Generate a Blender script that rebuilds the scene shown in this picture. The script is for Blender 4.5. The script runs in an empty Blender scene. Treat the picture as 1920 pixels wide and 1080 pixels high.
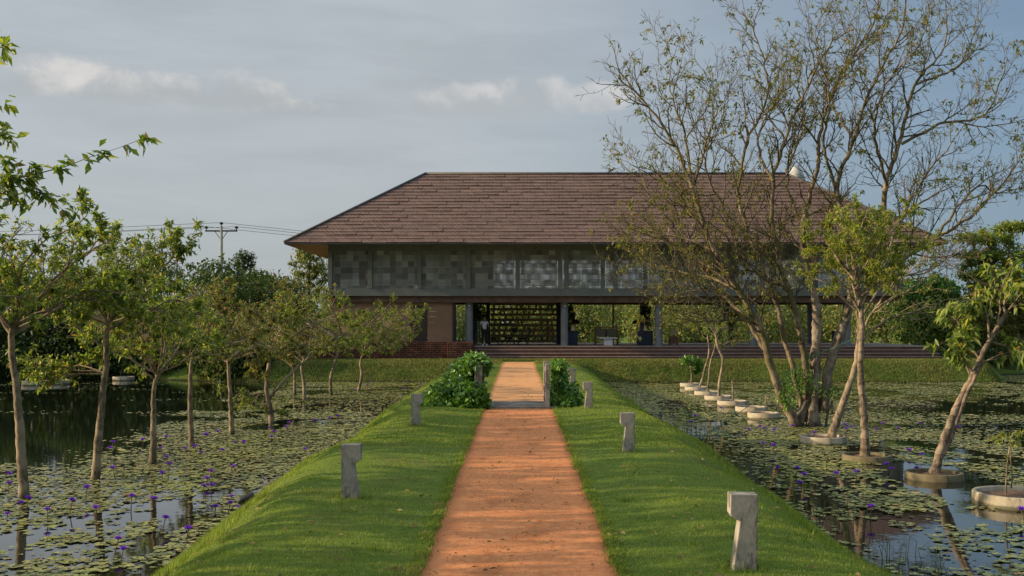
import bpy, bmesh, math, random
import numpy as np
from mathutils import Vector, Matrix

R = math.radians
SC = bpy.context.scene
COL = SC.collection
rng = np.random.default_rng(11)
random.seed(11)

# ------------------------------------------------------------------ camera
EYE = 2.0            # eye height over the path; water lies 1 m below the path
F = 2000.0           # focal length in pixels of the 1920 px wide photograph
VX, VY = 972.0, 607.0
cam = bpy.data.cameras.new('camera')
cam_o = bpy.data.objects.new('camera', cam)
COL.objects.link(cam_o)
cam_o.location = (0, 0, EYE)
cam_o.rotation_euler = (R(90), 0, 0)
cam.sensor_width = 36.0
cam.lens = 36.0 * F / 1920.0
cam.shift_x = (960 - VX) / 1920.0
cam.shift_y = (VY - 540) / 1920.0
cam.clip_start = 0.1
cam.clip_end = 5000
SC.camera = cam_o

# ------------------------------------------------------------------ light
SUN_AZ, SUN_EL = 267.0, 17.0        # clockwise from +Y (view direction), degrees
SUN_STRENGTH, SKY_STRENGTH, EXPOSURE = 4.4, 0.125, 0.58
sd = Vector((math.sin(R(SUN_AZ)) * math.cos(R(SUN_EL)), math.cos(R(SUN_AZ)) * math.cos(R(SUN_EL)), math.sin(R(SUN_EL))))
sun = bpy.data.lights.new('sun', 'SUN')
sun.energy = SUN_STRENGTH
sun.angle = R(0.5)
sun.color = (1.0, 0.80, 0.56)
sun_o = bpy.data.objects.new('sun', sun)
COL.objects.link(sun_o)
sun_o.rotation_euler = (-sd).to_track_quat('-Z', 'Y').to_euler()
SC.view_settings.view_transform = 'Standard'
SC.view_settings.look = 'None'
SC.view_settings.gamma = 1
SC.view_settings.use_curve_mapping = False
SC.view_settings.exposure = EXPOSURE


class NT:
    """small helper to wire node trees"""
    def __init__(s, nt):
        s.nt = nt; nt.nodes.clear()
    def n(s, t, **kw):
        nd = s.nt.nodes.new(t)
        for k, v in kw.items():
            setattr(nd, k, v)
        return nd
    def put(s, sock, v):
        if isinstance(v, bpy.types.NodeSocket):
            s.nt.links.new(v, sock)
        else:
            if hasattr(sock, 'default_value'):
                dv = sock.default_value
                if hasattr(dv, '__len__') and not hasattr(v, '__len__'):
                    v = (v, v, v, 1) if len(dv) == 4 else (v, v, v)
                elif hasattr(dv, '__len__') and len(dv) == 4 and len(v) == 3:
                    v = tuple(v) + (1,)
                sock.default_value = v
    def m(s, op, a, b=0.0, c=0.0, clamp=False):
        nd = s.n('ShaderNodeMath', operation=op, use_clamp=clamp)
        for i, v in enumerate((a, b, c)):
            s.put(nd.inputs[i], v)
        return nd.outputs[0]
    def ss(s, x, lo, hi, to0=0.0, to1=1.0):
        nd = s.n('ShaderNodeMapRange', interpolation_type='SMOOTHSTEP')
        for i, v in enumerate((x, lo, hi, to0, to1)):
            s.put(nd.inputs[i], v)
        return nd.outputs[0]
    def mix(s, f, a, b, bt='MIX'):
        nd = s.n('ShaderNodeMix', data_type='RGBA', blend_type=bt)
        s.put(nd.inputs[0], f); s.put(nd.inputs[6], a); s.put(nd.inputs[7], b)
        return nd.outputs[2]
    def noise(s, vec, scale, detail=4, rough=.55, dist=0.0):
        nd = s.n('ShaderNodeTexNoise')
        if vec is not None: s.put(nd.inputs['Vector'], vec)
        nd.inputs['Scale'].default_value = scale
        nd.inputs['Detail'].default_value = detail
        nd.inputs['Roughness'].default_value = rough
        nd.inputs['Distortion'].default_value = dist
        return nd.outputs['Fac']
    def ramp(s, f, stops, interp='LINEAR'):
        nd = s.n('ShaderNodeValToRGB')
        cr = nd.color_ramp; cr.interpolation = interp
        while len(cr.elements) < len(stops): cr.elements.new(0.5)
        for e, (p, c) in zip(cr.elements, stops):
            e.position = p; e.color = tuple(c) + (1,) if len(c) == 3 else c
        s.put(nd.inputs[0], f)
        return nd.outputs[0]
    def xyz(s, v):
        nd = s.n('ShaderNodeSeparateXYZ'); s.put(nd.inputs[0], v); return nd.outputs
    def vec(s, x, y, z=0.0):
        nd = s.n('ShaderNodeCombineXYZ')
        for i, v in enumerate((x, y, z)): s.put(nd.inputs[i], v)
        return nd.outputs[0]
    def mapping(s, v, scale=(1, 1, 1), loc=(0, 0, 0)):
        nd = s.n('ShaderNodeMapping'); s.put(nd.inputs[0], v)
        nd.inputs['Scale'].default_value = scale; nd.inputs['Location'].default_value = loc
        return nd.outputs[0]
    def bump(s, h, strength=.4, dist=.02):
        nd = s.n('ShaderNodeBump'); nd.inputs['Strength'].default_value = strength
        nd.inputs['Distance'].default_value = dist; s.put(nd.inputs['Height'], h)
        return nd.outputs[0]
    def bsdf(s, color, rough=.7, normal=None, spec=.4, metal=0.0):
        nd = s.n('ShaderNodeBsdfPrincipled')
        s.put(nd.inputs['Base Color'], color); s.put(nd.inputs['Roughness'], rough)
        s.put(nd.inputs['Specular IOR Level'], spec); s.put(nd.inputs['Metallic'], metal)
        if normal is not None: s.put(nd.inputs['Normal'], normal)
        return nd
    def out(s, sh):
        o = s.n('ShaderNodeOutputMaterial'); s.nt.links.new(sh, o.inputs[0])


# ------------------------------------------------------------------ sky
W = bpy.data.worlds.new('World'); SC.world = W; W.use_nodes = True
k = NT(W.node_tree)
sky = k.n('ShaderNodeTexSky', sky_type='NISHITA', sun_disc=False)
sky.sun_elevation = R(SUN_EL); sky.sun_rotation = R(SUN_AZ)
sky.air_density = 1.0; sky.dust_density = 1.5; sky.ozone_density = 1.6
tc = k.n('ShaderNodeTexCoord').outputs['Generated']
X, Y, Z = k.xyz(tc)
el = Z                                                            # sine of the elevation
u = k.m('ARCTAN2', X, Y)                                           # azimuth from the view direction
str_v = k.vec(k.m('MULTIPLY', u, 1.5), k.m('MULTIPLY', el, 9.0), 0.0)
streak = k.noise(str_v, 2.6, 6, .6, .4)
fine = k.noise(k.vec(k.m('MULTIPLY', u, 1.0), k.m('MULTIPLY', el, 2.2), 0.3), 5.0, 5, .55)
# veil of high grey cloud, thinner and bluer away from the sun
side = k.ss(u, -0.1, 0.5)
veil = k.mix(side, (2.52, 2.70, 2.84), (1.00, 1.47, 2.06))
tone = k.ss(k.m('ADD', streak, k.m('MULTIPLY', fine, .5)), .45, 1.05, .90, 1.08)
veil = k.mix(1.0, veil, k.vec(tone, tone, tone), 'MULTIPLY')
amount = k.m('SUBTRACT', .90, k.m('MULTIPLY', side, .10))
base_sky = k.mix(amount, sky.outputs[0], veil)
# lower the sky a little darker and greyer just over the horizon bank
low = k.ss(el, .02, .22, 1.0, 0.0)
base_sky = k.mix(k.m('MULTIPLY', low, .35), base_sky, k.mix(side, (2.0, 2.22, 2.34), (1.2, 1.65, 2.15)))
# banks of cumulus standing at fixed directions: (azimuth, elevation, half width, half height)
def blob(u0, e0, ru, re):
    a = k.m('DIVIDE', k.m('SUBTRACT', u, u0), ru); b = k.m('DIVIDE', k.m('SUBTRACT', el, e0), re)
    return k.m('SUBTRACT', 1.0, k.m('ADD', k.m('MULTIPLY', a, a), k.m('MULTIPLY', b, b)))
blobs = None
for px, py, hw, hh in ((170, 182, 170, 64), (70, 200, 110, 44), (320, 195, 110, 50), (437, 188, 60, 50), (500, 195, 55, 46),
                       (555, 225, 80, 42), (825, 205, 70, 46), (905, 205, 85, 42), (1005, 188, 80, 48), (960, 220, 110, 32), (1115, 185, 70, 28), (-60, 150, 70, 30),
                       (-500, 190, 240, 60), (2350, 200, 260, 50), (3100, 160, 300, 60)):
    b = blob(math.atan((px - VX) / F), (VY - py) / math.hypot(F, px - VX, VY - py), hw / F, hh / F)
    blobs = b if blobs is None else k.m('MAXIMUM', blobs, b)
cn_v = k.vec(k.m('MULTIPLY', u, 1.0), k.m('MULTIPLY', el, 1.25), 0.7)
puff = k.noise(cn_v, 22.0, 6, .58, .25)
puff2 = k.noise(cn_v, 11.0, 5, .55, .3)
dens = k.m('ADD', k.m('MULTIPLY', blobs, 1.25), k.m('MULTIPLY', k.m('SUBTRACT', k.m('ADD', puff, puff2), .92), 2.4))
cmask = k.ss(dens, -.15, .95)
cmask = k.m('MULTIPLY', cmask, k.ss(el, .182, .200))
shade = k.ss(k.m('ADD', k.m('ADD', k.m('MULTIPLY', puff, .5), k.m('MULTIPLY', puff2, .5)), k.m('MULTIPLY', k.m('SUBTRACT', el, .21), 4.0)), .38, .62)
ccol = k.mix(shade, (2.35, 2.50, 2.60), (3.75, 3.66, 3.58))
fade = k.ss(u, -.25, .12, .95, .60)
final = k.mix(k.m('MULTIPLY', cmask, fade), base_sky, ccol)
over = k.ss(el, .32, .75, 1.0, 2.3)                              # extra brightness added to the sky above the view, lifting the shadows
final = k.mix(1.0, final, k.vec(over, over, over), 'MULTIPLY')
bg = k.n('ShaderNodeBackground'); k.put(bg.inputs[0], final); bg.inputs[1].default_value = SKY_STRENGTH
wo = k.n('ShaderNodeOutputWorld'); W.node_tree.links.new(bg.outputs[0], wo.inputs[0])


# ------------------------------------------------------------------ helpers
def P(px, py, d):
    """world point seen at photograph pixel (px, py) at distance d along the view"""
    return np.array(((px - VX) * d / F, d, EYE - (py - VY) * d / F))

def smooth(a, b, x):
    t = np.clip((x - a) / (b - a), 0, 1); return t * t * (3 - 2 * t)

def _hash(ix, iy, seed):
    h = (ix.astype(np.int64) * 374761393 + iy.astype(np.int64) * 668265263 + seed * 144665) & 0xffffffff
    h = ((h ^ (h >> 13)) * 1274126177) & 0xffffffff
    return ((h ^ (h >> 16)) & 0xffff) / 65535.0

def vnoise(x, y, seed=0):
    x = np.asarray(x, float); y = np.asarray(y, float)
    ix, iy = np.floor(x), np.floor(y); fx, fy = x - ix, y - iy
    fx = fx * fx * (3 - 2 * fx); fy = fy * fy * (3 - 2 * fy)
    a = _hash(ix, iy, seed); b = _hash(ix + 1, iy, seed); c = _hash(ix, iy + 1, seed); d = _hash(ix + 1, iy + 1, seed)
    return (a * (1 - fx) + b * fx) * (1 - fy) + (c * (1 - fx) + d * fx) * fy

def fbm(x, y, seed=0, octv=3):
    s, a, t = 0, .5, 0
    for i in range(octv):
        s = s + a * vnoise(x * 2 ** i, y * 2 ** i, seed + i); t += a; a *= .5
    return s / t

def tag(o, label=None, cat=None, group=None, kind=None):
    if label: o['label'] = label
    if cat: o['category'] = cat
    if group: o['group'] = group
    if kind: o['kind'] = kind
    return o

def empty(name, loc=(0, 0, 0)):
    o = bpy.data.objects.new(name, None); COL.objects.link(o); o.location = loc
    o.empty_display_size = .2
    return o

def link_mesh(name, me, mats=None, parent=None):
    o = bpy.data.objects.new(name, me); COL.objects.link(o)
    if mats is not None and not len(me.materials):
        for m in (mats if isinstance(mats, (list, tuple)) else [mats]): me.materials.append(m)
    if parent is not None: o.parent = parent
    return o

def np_mesh(name, verts, faces, smooth_=False):
    """faces: int array (n,3) or (n,4)"""
    me = bpy.data.meshes.new(name)
    verts = np.asarray(verts, np.float32); faces = np.asarray(faces, np.int32)
    n, kk = faces.shape
    me.vertices.add(len(verts)); me.vertices.foreach_set('co', verts.ravel())
    me.loops.add(n * kk); me.loops.foreach_set('vertex_index', faces.ravel())
    me.polygons.add(n); me.polygons.foreach_set('loop_start', np.arange(0, n * kk, kk, dtype=np.int32))
    me.update(calc_edges=True)
    if smooth_: me.polygons.foreach_set('use_smooth', np.ones(n, bool))
    return me

class MB:
    """collects boxes, prisms, tubes, lathes into one mesh"""
    def __init__(s): s.v = []; s.f = []; s.mi = []; s.sm = []
    def add(s, vs, fs, mi=0, sm=False):
        b = len(s.v); s.v += [tuple(map(float, p)) for p in vs]
        for f in fs: s.f.append(tuple(b + i for i in f)); s.mi.append(mi); s.sm.append(sm)
        return s
    def box(s, x0, x1, y0, y1, z0, z1, mi=0):
        vs = [(x, y, z) for z in (z0, z1) for y in (y0, y1) for x in (x0, x1)]
        return s.add(vs, [(0, 2, 3, 1), (4, 5, 7, 6), (0, 1, 5, 4), (2, 6, 7, 3), (0, 4, 6, 2), (1, 3, 7, 5)], mi)
    def prism(s, poly, y0, y1, mi=0):
        """poly in xz, extruded along y"""
        n = len(poly)
        vs = [(x, y0, z) for x, z in poly] + [(x, y1, z) for x, z in poly]
        fs = [tuple(range(n)), tuple(range(2 * n - 1, n - 1, -1))] + [(i, i + n, (i + 1) % n + n, (i + 1) % n) for i in range(n)]
        return s.add(vs, fs, mi)
    def tube(s, pts, rad, k=8, mi=0, cap=True, sm=True):
        v, f = tube_arrays(np.array(pts, float), np.broadcast_to(np.array(rad, float), (len(pts),)), k)
        s.add(v, [tuple(q) for q in f], mi, sm)
        if cap:
            b = len(s.v) - len(v)
            s.f.append(tuple(b + i for i in range(k))[::-1]); s.mi.append(mi); s.sm.append(False)
            s.f.append(tuple(len(s.v) - k + i for i in range(k))); s.mi.append(mi); s.sm.append(False)
        return s
    def lathe(s, prof, k=24, c=(0, 0, 0), mi=0, sm=True):
        vs = []
        for r, z in prof:
            for i in range(k):
                a = 2 * math.pi * i / k; vs.append((c[0] + r * math.cos(a), c[1] + r * math.sin(a), c[2] + z))
        fs = []
        for j in range(len(prof) - 1):
            for i in range(k):
                fs.append((j * k + i, j * k + (i + 1) % k, (j + 1) * k + (i + 1) % k, (j + 1) * k + i))
        return s.add(vs, fs, mi, sm)
    def build(s, name, mats, parent=None, bevel=0):
        me = bpy.data.meshes.new(name)
        me.from_pydata(s.v, [], s.f); me.update()
        o = link_mesh(name, me, mats, parent)
        me.polygons.foreach_set('material_index', np.array(s.mi, np.int32))
        me.polygons.foreach_set('use_smooth', np.array(s.sm, bool))
        bm = bmesh.new(); bm.from_mesh(me); bmesh.ops.recalc_face_normals(bm, faces=bm.faces)
        if bevel:
            es = [e for e in bm.edges if len(e.link_faces) == 2 and e.calc_face_angle(0) > .6]
            bmesh.ops.bevel(bm, geom=es, offset=bevel, segments=2, affect='EDGES', profile=.6, clamp_overlap=True)
        bm.to_mesh(me); bm.free()
        return o

def tube_arrays(pts, rad, k):
    n = len(pts)
    t = np.gradient(pts, axis=0); t /= np.linalg.norm(t, axis=1, keepdims=True) + 1e-9
    ref = np.array((0.31, 0.87, 0.2)) if abs(t[0] @ np.array((0.31, 0.87, 0.2))) < .8 else np.array((.9, -.2, .3))
    a = np.cross(t, ref); a /= np.linalg.norm(a, axis=1, keepdims=True) + 1e-9
    b = np.cross(t, a)
    th = np.arange(k) * 2 * math.pi / k
    v = pts[:, None, :] + rad[:, None, None] * (np.cos(th)[None, :, None] * a[:, None, :] + np.sin(th)[None, :, None] * b[:, None, :])
    i = np.arange(k); j = np.arange(n - 1)[:, None] * k
    f = np.stack((j + i, j + (i + 1) % k, j + k + (i + 1) % k, j + k + i), -1).reshape(-1, 4)
    return v.reshape(-1, 3), f

def copy_tree(o, parent=None):
    c = o.copy(); COL.objects.link(c)
    if parent is not None: c.parent = parent
    for ch in list(o.children): copy_tree(ch, c)
    return c

def unit(v): return v / (np.linalg.norm(v, axis=-1, keepdims=True) + 1e-9)

# ------------------------------------------------------------------ materials
def new_mat(name):
    m = bpy.data.materials.new(name); m.use_nodes = True
    return m, NT(m.node_tree)

def obj_co(q): return q.n('ShaderNodeTexCoord').outputs['Object']
def pos_co(q): return q.n('ShaderNodeNewGeometry').outputs['Position']
def island(q): return q.n('ShaderNodeNewGeometry').outputs['Random Per Island']

def leaf_mat(name, stops, rough=.45, trans=.35):
    m, q = new_mat(name)
    c = q.ramp(island(q), stops)
    v = q.noise(pos_co(q), .9, 2)
    c = q.mix(1.0, c, q.ramp(v, [(.3, (.85, .86, .8)), (.7, (1.2, 1.17, 1.08))]), 'MULTIPLY')
    p = q.bsdf(c, rough, spec=.35)
    t = q.n('ShaderNodeBsdfTranslucent'); q.put(t.inputs[0], q.mix(1.0, c, (1.3, 1.35, .6), 'MULTIPLY'))
    mx = q.n('ShaderNodeMixShader'); mx.inputs[0].default_value = trans
    q.nt.links.new(p.outputs[0], mx.inputs[1]); q.nt.links.new(t.outputs[0], mx.inputs[2])
    q.out(mx.outputs[0]); return m

def bark_mat(name, c1, c2, scale=6, ring=0, moss=None):
    m, q = new_mat(name)
    co = pos_co(q)
    n1 = q.noise(q.mapping(co, (1, 1, .35)), scale * 2.2, 6, .65)
    n2 = q.noise(co, scale * .35, 3)
    h = n1
    c = q.mix(q.ss(n1, .35, .65), c1, c2)
    c = q.mix(q.ss(n2, .45, .62), c, tuple(x * 1.25 for x in c2))
    if ring:
        z = q.xyz(co)[2]
        w = q.m('SINE', q.m('ADD', q.m('MULTIPLY', z, ring), q.m('MULTIPLY', n2, 6)))
        w = q.ss(w, .55, .98); c = q.mix(q.m('MULTIPLY', w, .35), c, tuple(x * .5 for x in c1))
        h = q.m('SUBTRACT', n1, q.m('MULTIPLY', w, .5))
    if moss:
        c = q.mix(q.m('MULTIPLY', q.ss(q.noise(co, 1.7, 4), .48, .6), .75), c, moss)
    wl = q.ss(q.m('ADD', q.xyz(co)[2], q.m('MULTIPLY', n2, .18)), -.72, -.92)
    c = q.mix(q.m('MULTIPLY', wl, .75), c, (.035, .032, .016))
    p = q.bsdf(c, .9, q.bump(h, .7, .03), .2); q.out(p.outputs[0]); return m

def simple_mat(name, c1, c2, scale=5, rough=.8, bump=.3, dist=.01, metal=0, spec=.35, detail=6):
    m, q = new_mat(name); co = obj_co(q)
    n = q.noise(co, scale, detail, .6)
    p = q.bsdf(q.mix(q.ss(n, .32, .68), c1, c2), rough, q.bump(n, bump, dist), spec, metal)
    q.out(p.outputs[0]); return m

M = {}
G = lambda *s: list(s)
M['leaf_pond'] = leaf_mat('pond_tree_leaf', G((0, (.055, .10, .02)), (.35, (.13, .195, .034)), (.7, (.25, .30, .06)), (.95, (.38, .37, .10)), (.985, (.36, .22, .07)), (1, (.38, .11, .05))), .42, 0.50)
M['leaf_red'] = leaf_mat('reddish_tree_leaf', G((0, (.065, .105, .025)), (.4, (.14, .17, .045)), (.68, (.20, .185, .065)), (.90, (.25, .15, .08)), (.98, (.30, .19, .08)), (1, (.33, .11, .05))), .42, 0.50)
M['leaf_pale'] = leaf_mat('pale_tree_leaf', G((0, (0.083, 0.128, 0.027)), (.5, (0.150, 0.195, 0.045)), (.85, (0.240, 0.262, 0.075)), (.97, (0.300, 0.225, 0.075)), (1, (0.450, 0.150, 0.060))), .42, 0.50)
M['leaf_big'] = leaf_mat('big_tree_leaf', G((0, (.08, .11, .02)), (.5, (.16, .18, .035)), (.85, (.27, .25, .05)), (1, (.32, .15, .05))), .45, .45)
M['bark_twig'] = bark_mat('twig_bark', (.04, .032, .018), (.12, .095, .05), 9, moss=(.085, .08, .025))
M['leaf_lush'] = leaf_mat('lush_tree_leaf', G((0, (.11, .155, .028)), (.5, (.23, .27, .05)), (.9, (.36, .36, .08)), (1, (.42, .24, .08))), .42, 0.50)
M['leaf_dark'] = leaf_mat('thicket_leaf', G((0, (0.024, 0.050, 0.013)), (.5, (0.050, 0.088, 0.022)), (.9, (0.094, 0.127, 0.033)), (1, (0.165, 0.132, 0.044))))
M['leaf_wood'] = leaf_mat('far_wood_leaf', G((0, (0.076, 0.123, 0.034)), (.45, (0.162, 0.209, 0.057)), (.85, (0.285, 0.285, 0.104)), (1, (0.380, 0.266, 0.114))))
M['leaf_vine'] = leaf_mat('vine_leaf', G((0, (.055, .13, .02)), (.5, (.10, .21, .035)), (.9, (.19, .32, .06)), (1, (.26, .36, .1))), .32, .3)
M['bark_pale'] = bark_mat('pale_bark', (.085, .062, .04), (.25, .19, .12), 9, ring=0)
M['bark_ring'] = bark_mat('ringed_bark', (.085, .062, .04), (.235, .175, .115), 9, ring=26)
M['bark_big'] = bark_mat('big_tree_bark', (.065, .048, .03), (.225, .17, .105), 5, moss=(.11, .10, .035))
M['bark_snag'] = bark_mat('snag_bark', (.075, .058, .04), (.24, .19, .13), 6)
M['bark_dark'] = bark_mat('dark_bark', (.07, .055, .04), (.16, .13, .09), 5)

# lawn blades and soil
m, q = new_mat('lawn_blade'); M['blade'] = m
co = pos_co(q)
c = q.ramp(island(q), [(0, (.12, .175, .022)), (.5, (.195, .265, .03)), (.85, (.275, .325, .048)), (1, (.39, .38, .10))])
c = q.mix(q.m('MULTIPLY', q.ss(q.noise(co, .8, 5, .65), .5, .66), .62), c, (.30, .27, .07))
p = q.bsdf(c, .6, spec=.25)
t = q.n('ShaderNodeBsdfTranslucent'); q.put(t.inputs[0], q.mix(1, c, (1.25, 1.3, .7), 'MULTIPLY'))
mx = q.n('ShaderNodeMixShader'); mx.inputs[0].default_value = .4
q.nt.links.new(p.outputs[0], mx.inputs[1]); q.nt.links.new(t.outputs[0], mx.inputs[2]); q.out(mx.outputs[0])
m, q = new_mat('bank_blade'); M['bank_blade'] = m
co = pos_co(q)
c = q.ramp(island(q), [(0, (.11, .145, .026)), (.45, (.18, .20, .042)), (.8, (.26, .225, .07)), (1, (.36, .28, .12))])
c = q.mix(q.m('MULTIPLY', q.ss(q.noise(co, .5, 4), .45, .65), .7), c, (.10, .16, .026))
p = q.bsdf(c, .7, spec=.2)
t = q.n('ShaderNodeBsdfTranslucent'); q.put(t.inputs[0], c)
mx = q.n('ShaderNodeMixShader'); mx.inputs[0].default_value = .35
q.nt.links.new(p.outputs[0], mx.inputs[1]); q.nt.links.new(t.outputs[0], mx.inputs[2]); q.out(mx.outputs[0])

m, q = new_mat('lawn_soil'); M['soil'] = m
co = pos_co(q); n = q.noise(co, 9, 6, .65); n2 = q.noise(co, .9, 4)
c = q.mix(q.ss(n, .3, .7), (.075, .12, .016), (.13, .17, .03))
c = q.mix(q.m('MULTIPLY', q.ss(n2, .5, .72), .6), c, (.10, .10, .03))
z = q.xyz(co)[2]
c = q.mix(q.ss(z, -.85, -1.02), c, (.03, .026, .015))
q.out(q.bsdf(c, .95, q.bump(n, .8, .03), .1).outputs[0])

def path_mat(name, a, b, dark):
    m, q = new_mat(name); co = pos_co(q)
    g1 = q.noise(co, 95, 3, .7); g2 = q.noise(co, 14, 5, .6); g3 = q.noise(q.mapping(co, (1, .35, 1)), 2.2, 4)
    vo = q.n('ShaderNodeTexVoronoi'); vo.inputs['Scale'].default_value = 42; q.put(vo.inputs['Vector'], co)
    c = q.mix(q.ss(g2, .3, .7), a, b)
    c = q.mix(q.m('MULTIPLY', q.ss(g1, .52, .68), .5), c, dark)
    c = q.mix(q.m('MULTIPLY', q.ss(g3, .50, .70), .55), c, tuple(x * .60 for x in a))
    c = q.mix(q.ss(vo.outputs['Distance'], .18, .08, 0, .35), c, tuple(min(1, x * 1.5) for x in b))
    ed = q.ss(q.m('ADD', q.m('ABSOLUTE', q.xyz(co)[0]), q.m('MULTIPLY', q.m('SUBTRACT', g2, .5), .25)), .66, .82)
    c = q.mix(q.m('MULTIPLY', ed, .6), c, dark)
    h = q.m('ADD', q.m('MULTIPLY', g1, .6), q.m('ADD', g2, q.m('MULTIPLY', vo.outputs['Distance'], -.5)))
    q.out(q.bsdf(c, .95, q.bump(h, .55, .008), .12).outputs[0]); return m
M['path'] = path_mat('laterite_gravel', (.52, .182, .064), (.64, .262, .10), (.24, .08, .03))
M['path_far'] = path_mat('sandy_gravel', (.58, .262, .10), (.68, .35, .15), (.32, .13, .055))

m, q = new_mat('pond_water'); M['water'] = m
co = pos_co(q); n = q.noise(q.mapping(co, (1, 1, 1)), 3.0, 3)
wb = q.bsdf((.008, .010, .005), .03, q.bump(n, .035, .05), .5); wb.inputs['IOR'].default_value = 1.85; q.out(wb.outputs[0])

m, q = new_mat('lily_pad'); M['pad'] = m
c = q.ramp(island(q), [(0, (.125, .14, .048)), (.45, (.215, .225, .076)), (.78, (.30, .285, .095)), (.92, (.40, .34, .10)), (1, (.24, .13, .06))])
n = q.noise(pos_co(q), 22, 3)
c = q.mix(1, c, q.ramp(n, [(.3, (.75, .75, .75)), (.7, (1.2, 1.2, 1.15))]), 'MULTIPLY')
c = q.mix(q.m('MULTIPLY', q.ss(q.noise(pos_co(q), .55, 4), .48, .66), .6), c, (.30, .31, .06))
q.out(q.bsdf(c, .5, q.bump(n, .25, .01), .3).outputs[0])

m, q = new_mat('lily_petal'); M['petal'] = m
c = q.ramp(island(q), [(0, (.13, .02, .42)), (1, (.24, .05, .60))])
p = q.bsdf(c, .5, spec=.3); t = q.n('ShaderNodeBsdfTranslucent'); q.put(t.inputs[0], c)
mx = q.n('ShaderNodeMixShader'); mx.inputs[0].default_value = .35
q.nt.links.new(p.outputs[0], mx.inputs[1]); q.nt.links.new(t.outputs[0], mx.inputs[2]); q.out(mx.outputs[0])
M['stem'] = simple_mat('lily_stem', (.07, .055, .03), (.11, .07, .04), 20)
M['stamen'] = simple_mat('lily_stamen', (.6, .4, .05), (.7, .5, .08), 20)

def concrete_mat(name, c1, c2, stain, sc=5, wet=False):
    m, q = new_mat(name); co = obj_co(q)
    n = q.noise(co, sc, 8, .7); f = q.noise(co, sc * 9, 4, .6); s = q.noise(q.mapping(co, (1, 1, .4)), sc * .8, 6, .7, .5)
    c = q.mix(q.ss(n, .35, .65), c1, c2)
    c = q.mix(q.m('MULTIPLY', q.ss(s, .47, .60), .8), c, stain)
    c = q.mix(q.m('MULTIPLY', q.ss(f, .58, .7), .5), c, tuple(x * .5 for x in c1))
    if wet: c = q.mix(q.m('MULTIPLY', q.ss(q.m('ADD', q.xyz(co)[2], q.m('MULTIPLY', s, -.10)), .035, -.015), .8), c, (.06, .055, .025))
    q.out(q.bsdf(c, .9, q.bump(q.m('ADD', n, q.m('MULTIPLY', f, .5)), .4, .01), .25).outputs[0]); return m
M['bollard'] = concrete_mat('bollard_concrete', (.26, .225, .175), (.39, .34, .265), (.09, .075, .055), 7)
M['ring'] = concrete_mat('ring_concrete', (.32, .27, .18), (.43, .37, .26), (.18, .135, .08), 4, True)
M['ring_dark'] = concrete_mat('mossy_ring_concrete', (.12, .095, .05), (.17, .14, .075), (.06, .055, .025), 4)
M['earth'] = simple_mat('ring_soil', (.07, .04, .022), (.16, .09, .05), 9, .95, .8, .03)

m, q = new_mat('roof_tile'); M['tile'] = m
co = obj_co(q); x, y, z = q.xyz(co)
br = q.n('ShaderNodeTexBrick'); br.offset = .5
q.put(br.inputs['Vector'], q.vec(q.m('ADD', x, y), q.m('MULTIPLY', z, 1.0), 0.0))
br.inputs['Scale'].default_value = 1.0; br.inputs['Brick Width'].default_value = .23; br.inputs['Row Height'].default_value = .2248
br.inputs['Mortar Size'].default_value = .012; br.inputs['Mortar Smooth'].default_value = .3
br.inputs['Color1'].default_value = (.145, .086, .062, 1); br.inputs['Color2'].default_value = (.195, .118, .085, 1); br.inputs['Mortar'].default_value = (.05, .03, .024, 1)
n = q.noise(co, 2.2, 6, .65); n2 = q.noise(co, 30, 3)
c = q.mix(1, br.outputs[0], q.ramp(n, [(.3, (.88, .89, .90)), (.7, (1.10, 1.08, 1.06))]), 'MULTIPLY')
isl = island(q)
c = q.mix(1, c, q.ramp(isl, [(0, (.92, .92, .92)), (1, (1.08, 1.07, 1.06))]), 'MULTIPLY')
h = q.m('ADD', q.m('MULTIPLY', br.outputs['Fac'], -1.0), q.m('MULTIPLY', n2, .4))
q.out(q.bsdf(c, .8, q.bump(h, .6, .02), .3).outputs[0])

M['frame'] = simple_mat('grey_steel_paint', (.15, .155, .138), (.185, .19, .168), 1.5, .55, .1)
M['ridge'] = simple_mat('ridge_cap_metal', (.05, .045, .042), (.08, .07, .065), 3, .6)
M['soffit'] = simple_mat('timber_soffit', (.30, .17, .08), (.38, .23, .11), 3, .7)
M['beam'] = simple_mat('dark_timber_beam', (.08, .045, .03), (.14, .08, .05), 2, .7)
M['dark'] = simple_mat('black_paint', (.014, .014, .015), (.025, .025, .027), 4, .6)
M['navy'] = simple_mat('navy_cloth', (.015, .02, .035), (.03, .035, .055), 4, .8)
M['column'] = simple_mat('grey_column_paint', (.15, .16, .165), (.20, .21, .215), 2, .6)
M['tanwall'] = simple_mat('tan_wall_panel', (.24, .135, .075), (.28, .16, .095), .8, .75, .1)
M['white'] = simple_mat('white_paint', (.62, .63, .64), (.72, .72, .72), 3, .6, .1)
M['wood'] = simple_mat('brown_wood', (.16, .075, .04), (.24, .12, .065), 4, .7)
M['slat'] = simple_mat('shelf_board', (.22, .13, .075), (.3, .19, .11), 3, .8)
M['post'] = concrete_mat('weathered_post', (.30, .25, .20), (.44, .37, .29), (.15, .11, .08), 4)
M['shade_beige'] = simple_mat('beige_shade', (.55, .42, .27), (.62, .5, .34), 5, .9)
M['skin'] = simple_mat('brown_skin', (.22, .12, .075), (.26, .15, .095), 6, .6)
M['shirt'] = simple_mat('white_shirt', (.55, .55, .6), (.66, .66, .7), 8, .9)
M['trousers'] = simple_mat('black_trousers', (.012, .012, .015), (.022, .022, .026), 8, .9)
M['rope'] = simple_mat('green_rope', (.015, .085, .05), (.02, .13, .075), 20, .8)
M['pole'] = concrete_mat('pole_concrete', (.26, .25, .2), (.34, .32, .27), (.2, .18, .14), 2)
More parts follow.
